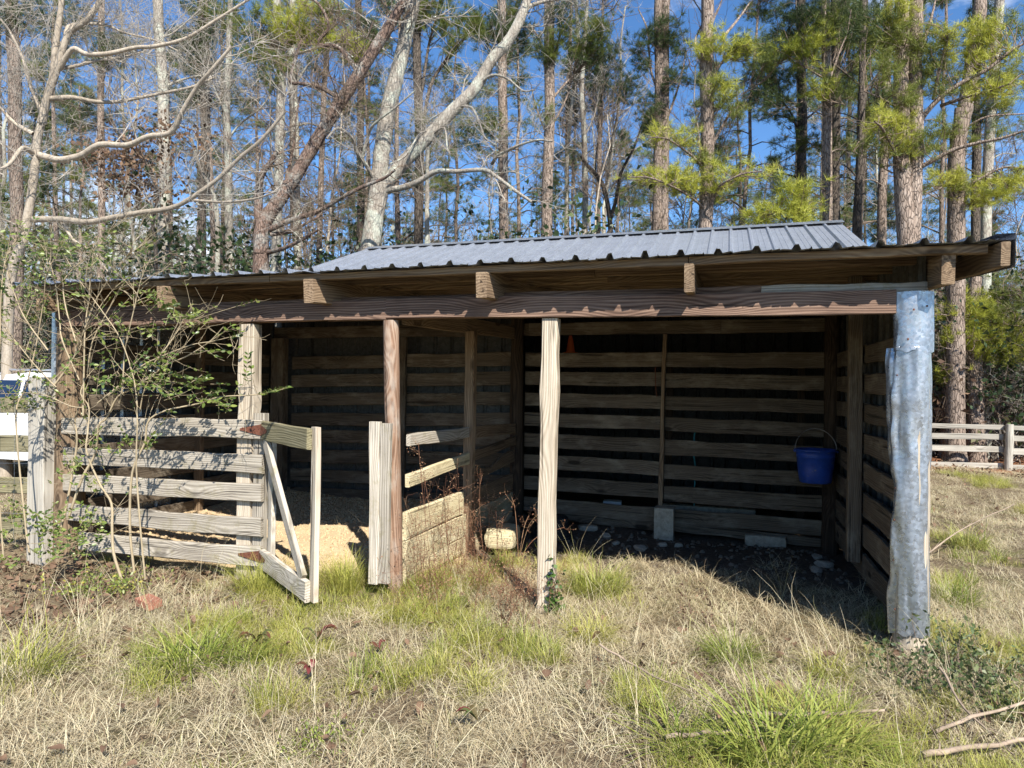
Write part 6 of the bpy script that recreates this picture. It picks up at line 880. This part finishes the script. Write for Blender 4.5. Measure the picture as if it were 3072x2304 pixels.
def red_weed():
    t = thing('dead_weed', 'tangled reddish-brown dead weed growing against the mud-caked partition', 'weed', (-3.35, .55, 0)); sm, lv = MB(), MB(); ends = []
    for k in range(30):
        y = rng.uniform(-.15, 1.35); x = rng.uniform(-3.5, -3.05)-.05; z = float(ground_z(x, y)); H = rng.uniform(.3, .62)+(.32 if .1 < y < .9 and rng.uniform() < .6 else 0); top = np.array([x+rng.normal(0, .08), y+rng.normal(0, .14), z+H]); Q = spline([(x, y, z), ((x+top[0])/2+rng.normal(0, .03), (y+top[1])/2, z+H*.55), top], 4); sm.tube(Q, np.linspace(.0028, .0012, len(Q)), 3); twigs(sm, Q[2:], .0014, 1, 7, .17, 0, .1, ends)
    for k in range(70):
        x, y = rng.uniform(-3.4, -2.3), rng.uniform(-.55, .5); z = float(ground_z(x, y)); H = rng.uniform(.15, .38); top = np.array([x+rng.normal(0, .1), y+rng.normal(0, .1), z+H]); Q = np.linspace([x, y, z], top, 4); sm.tube(Q, [.002, .0018, .0014, .001], 3); twigs(sm, Q, .0012, 1, 5, .12, 0, .1, ends)
    for x, y, z in ((-3.42, .02, 1.14), (-3.42, .10, .95)): Q = spline([(x+.08, y+.05, .3), (x+.05, y, .7), (x, y, z)], 4); sm.tube(Q, np.full(len(Q), .002), 3); twigs(sm, Q[5:], .0012, 1, 8, .07, 0, .1, ends)
    E = np.array([e[0] for e in ends]); leafquads(lv, np.concatenate([E+rng.normal(0, .012, E.shape) for _ in range(2)]), .013, 0, .2, .6); sm.build('stems', REDDISH, t)['kind'] = 'stuff'; lv.build('seed_heads', REDDISH, t)['kind'] = 'stuff'
    t = thing('bramble', 'thin arching reddish bramble beside the pale stone block', 'bramble', (-3.0, 1.2, 0)); sm, lv = MB(), MB(); ends = []
    for tip in ((-3.06, 1.25, .62), (-2.62, 1.0, .52), (-2.9, 1.5, .42), (-2.55, 1.35, .3)): Q = spline([(-2.95, 1.2, 0), (-2.95+(tip[0]+2.95)*.4, 1.2+(tip[1]-1.2)*.4, tip[2]*.7), tip], 5); sm.tube(Q, np.linspace(.004, .0018, len(Q)), 4); twigs(sm, Q[3:], .0016, 1, 6, .1, 0, .1, ends)
    leafquads(lv, [e[0] for e in ends], .02, 0, .2, .7); sm.build('stems', REDDISH, t); lv.build('leaves', REDDISH, t)['kind'] = 'stuff'
red_weed()
def vine():
    t = thing('ivy_vine', 'dark green ivy climbing the foot of the middle post', 'ivy', (-2.31, -.08, 0)); sm, lv = MB(), MB(); pts = []
    for k in range(5):
        x = -2.30+rng.normal(0, .02); zt = rng.uniform(.22, .5); Q = np.array([(x+.012*math.sin(z*30+k), -.062+.006*math.sin(z*17), z) for z in np.linspace(-.12, zt, 12)]); sm.tube(Q, np.full(12, .003), 4)
        for q in Q: 
            for _ in range(2 if q[2] > .1 else 5): pts.append(q+rng.normal(0, 1, 3)*np.array([.022, .008, .02])-[0, .012, 0])
    leafquads(lv, pts, .04, 0, .2, .85); sm.build('stem', TWIG_D, t); lv.build('leaves', foliage('ivy_leaves', [(.02,.05,.012), (.05,.10,.02), (.11,.17,.04)], .2, .4, .5), t)['kind'] = 'stuff'
vine()
def weeds(x, y, n, rad, hi, lab, mat_, size, nm='weed_clump'):
    t = thing(nm, lab, 'weeds', (x, y, float(ground_z(x, y)))); sm, lv = MB(), MB(); pts = []
    for k in range(n):
        a = rng.uniform(0, 6.28); r = rad*math.sqrt(rng.uniform()); bx, by = x+r*math.cos(a), y+r*math.sin(a); z = float(ground_z(bx, by)); H = hi*rng.uniform(.35, 1)*(1.1-.6*r/rad); top = np.array([bx+rng.normal(0, .08), by+rng.normal(0, .08), z+H]); Q = np.linspace([bx, by, z], top, 6)+rng.normal(0, .006, (6, 3)); sm.tube(Q, np.linspace(.003, .0012, 6), 3)
        for q in Q[1:]:
            for _ in range(4): pts.append(q+rng.normal(0, .03, 3))
    leafquads(lv, pts, size, 0, .1, .45); sm.build('stems', TWIG_D, t); lv.build('leaves', mat_, t)['kind'] = 'stuff'
WD = foliage('dull_green_weed_leaves', [(.03,.05,.02), (.07,.105,.035), (.13,.16,.06), (.20,.19,.10)], .25, .5, .4)
weeds(.02, -.52, 46, .34, .42, 'dark green leafy weeds at the foot of the metal-clad pole', WD, .036); weeds(.38, -.62, 34, .30, .30, 'low leafy weeds right of the metal-clad pole', WD, .038); weeds(.30, -.15, 14, .16, .38, 'twiggy dark weed just behind the corner weeds', WD, .03)
weeds(-2.9, -2.1, 22, .16, .12, 'fine feathery green weed in the bottom foreground', GREEN, .02); weeds(-1.2, .25, 7, .25, .5, 'few brown dead stalks in the shade by the right wall', DEADLEAF, .03)
weeds(-5.9, -.55, 40, .35, .25, 'low leafy seedlings under the privet shrub', PRIVET, .035)
def dock(x, y, s, n, lab):
    t = thing('dock_plant', lab, 'plant', (x, y, float(ground_z(x, y)))); z = float(ground_z(x, y))+.05
    for k in range(n):
        a = rng.uniform(0, 6.28); L = s*rng.uniform(.6, 1.1); u = np.linspace(0, 1, 7); w = .2*L*np.sin(np.pi*np.clip(u*.92+.05, 0, 1))**.8; d = np.array([math.cos(a), math.sin(a)]); sd = np.array([-d[1], d[0]]); h = .10*np.sin(u*2.4)*s/.2+.02
        V = np.concatenate([np.column_stack([x+d[0]*u*L+sd[0]*w*e, y+d[1]*u*L+sd[1]*w*e, z+h+abs(e)*w*.35]) for e in (-1, 0, 1)]); i = np.arange(6); b = MB(); b.add(V, np.concatenate([np.stack([i, i+1, i+8, i+7], -1), np.stack([i+7, i+8, i+15, i+14], -1)])); b.build('leaf', DOCK, t)
dock(-3.55, -1.12, .14, 6, 'dock plant with dark red leaves below the open gate'); dock(-3.9, -1.25, .13, 5, 'dock plant with a pinkish-red leaf in the left foreground'); dock(-3.1, -1.15, .09, 4, 'small reddish dock plant in the middle foreground'); dock(-2.25, -1.75, .10, 5, 'dark purple-leaved dock plant near the bottom centre'); dock(-3.3, -1.55, .10, 4, 'red-leaved dock plant left of the bottom centre')
def stick(pts, r, lab, nb=3):
    P = [(x, y, float(ground_z(x, y))+z) for x, y, z in pts]; S = spline(P, 5)+rng.normal(0, .004, (5*(len(P)-1)+1 if len(P) > 2 else 6, 3)); b = MB(); b.tube(S, np.linspace(r, r*.55, len(S)), 7, 0, True, .08); twigs(b, S, r*.35, 0, nb, .18, 0, .2)
    o = b.build('fallen_stick', STICKM); tag(o, lab, 'stick', 'fallen sticks in the grass')
stick([(-1.84, -.78, .14), (-1.55, -.95, .10), (-1.26, -1.13, .07)], .007, 'thin pale stick slanting through the dry grass in mid foreground'); stick([(-1.10, -1.29, .06), (-.75, -1.18, .07), (-.38, -1.06, .08)], .013, 'straight pale stick lying behind the strappy green clump')
stick([(-.30, -1.42, .06), (-.05, -1.32, .08), (.4, -1.08, .08)], .014, 'thick reddish-brown stick at the bottom right corner'); stick([(-.20, -1.2, .07), (.05, -1.04, .10), (.5, -.72, .14)], .010, 'brown stick rising towards the right edge'); stick([(-.06, -.75, .18), (-.02, -1.0, .10), (.08, -1.3, .05)], .007, 'thin grey stick crossing the corner weeds'); stick([(-1.38, -1.62, .07), (-1.15, -1.55, .08), (-.95, -1.5, .06)], .012, 'short pale stick left of the strappy clump')
stick([(.25, 1.5, .1), (.9, 2.4, .35), (1.7, 3.4, .5)], .008, 'long bent weed stalk leaning across the right field'); stick([(.5, -.62, .16), (.62, -.58, .12), (.72, -.56, .1)], .02, 'broken pale chunk of wood at the right edge')

# ------------------------------------------------------------------ far woods and thicket
def brush(seed, leaf, n=26, H=2.2, mats=None):
    global rng; keep = rng; rng = np.random.default_rng(seed); b = MB(); ends = []
    for k in range(n//2):
        p = rng.normal(0, .35, 3)*[1, 1, 0]; d = unit(rng.normal(0, .35, 3)+[0, 0, 1]); L = H*rng.uniform(.5, 1.1); f = np.linspace(0, 1, 6)[:, None]; Q = p+d*L*f+np.cumsum(rng.normal(0, .06, (6, 3)), 0)*(f > 0); b.tube(Q, np.linspace(.012, .004, 6), 3, 0); twigs(b, Q, .006, 2, 5, .7, 0, .2, ends)
    if leaf:
        E = np.array([e[0] for e in ends]); leafquads(b, np.concatenate([E+rng.normal(0, .07, E.shape) for _ in range(leaf)]), .09, 1, .3, .55)
    rng = keep; me = b.mesh('brush')
    for m in mats: me.materials.append(m)
    return me
BT = [brush(301, 0, mats=[TWIG, DEADLEAF]), brush(302, 0, mats=[TWIG, DEADLEAF], H=3), brush(303, 1, mats=[TWIG_D, DEADLEAF]), brush(304, 4, mats=[TWIG_D, DARKLEAF], H=3), brush(305, 2, mats=[TWIG, WD], H=2.6)]
XY = np.array([at_cam(rng.uniform(-.85, .85), rng.uniform(14.5, 34)) for _ in range(620)]); XY = XY[(XY[:, 1] > 8.5) & ~((XY[:, 0] > 0) & (XY[:, 1] < 13.5))]; P, R = put(XY, .08); scatter('woodland_thicket', BT, P, R, rng.uniform(.8, 1.9, len(P)))
def joined(var):
    b = MB(); me0, me1 = var; out = bpy.data.meshes.new('far_tree'); import bmesh
    bm = bmesh.new(); bm.from_mesh(me0); k = len(me0.materials)
    for f in bm.faces: f.material_index = 0
    n0 = len(bm.faces); bm.from_mesh(me1); bm.faces.ensure_lookup_table()
    for f in bm.faces[n0:]: f.material_index += 1
    bm.to_mesh(out); bm.free(); out.materials.append(me0.materials[0])
    for m in me1.materials: out.materials.append(m)
    return out
FT = [joined(v) for v in PV[:3]]+[joined(PV[4])]+[joined(v) for v in BV]
XY = np.array([at_cam(rng.uniform(-.95, .95), 36+60*rng.uniform()**1.3) for _ in range(330)]); P, R = put(XY, .03); scatter('far_woods', FT, P, R, rng.uniform(.7, 1.2, len(P)))
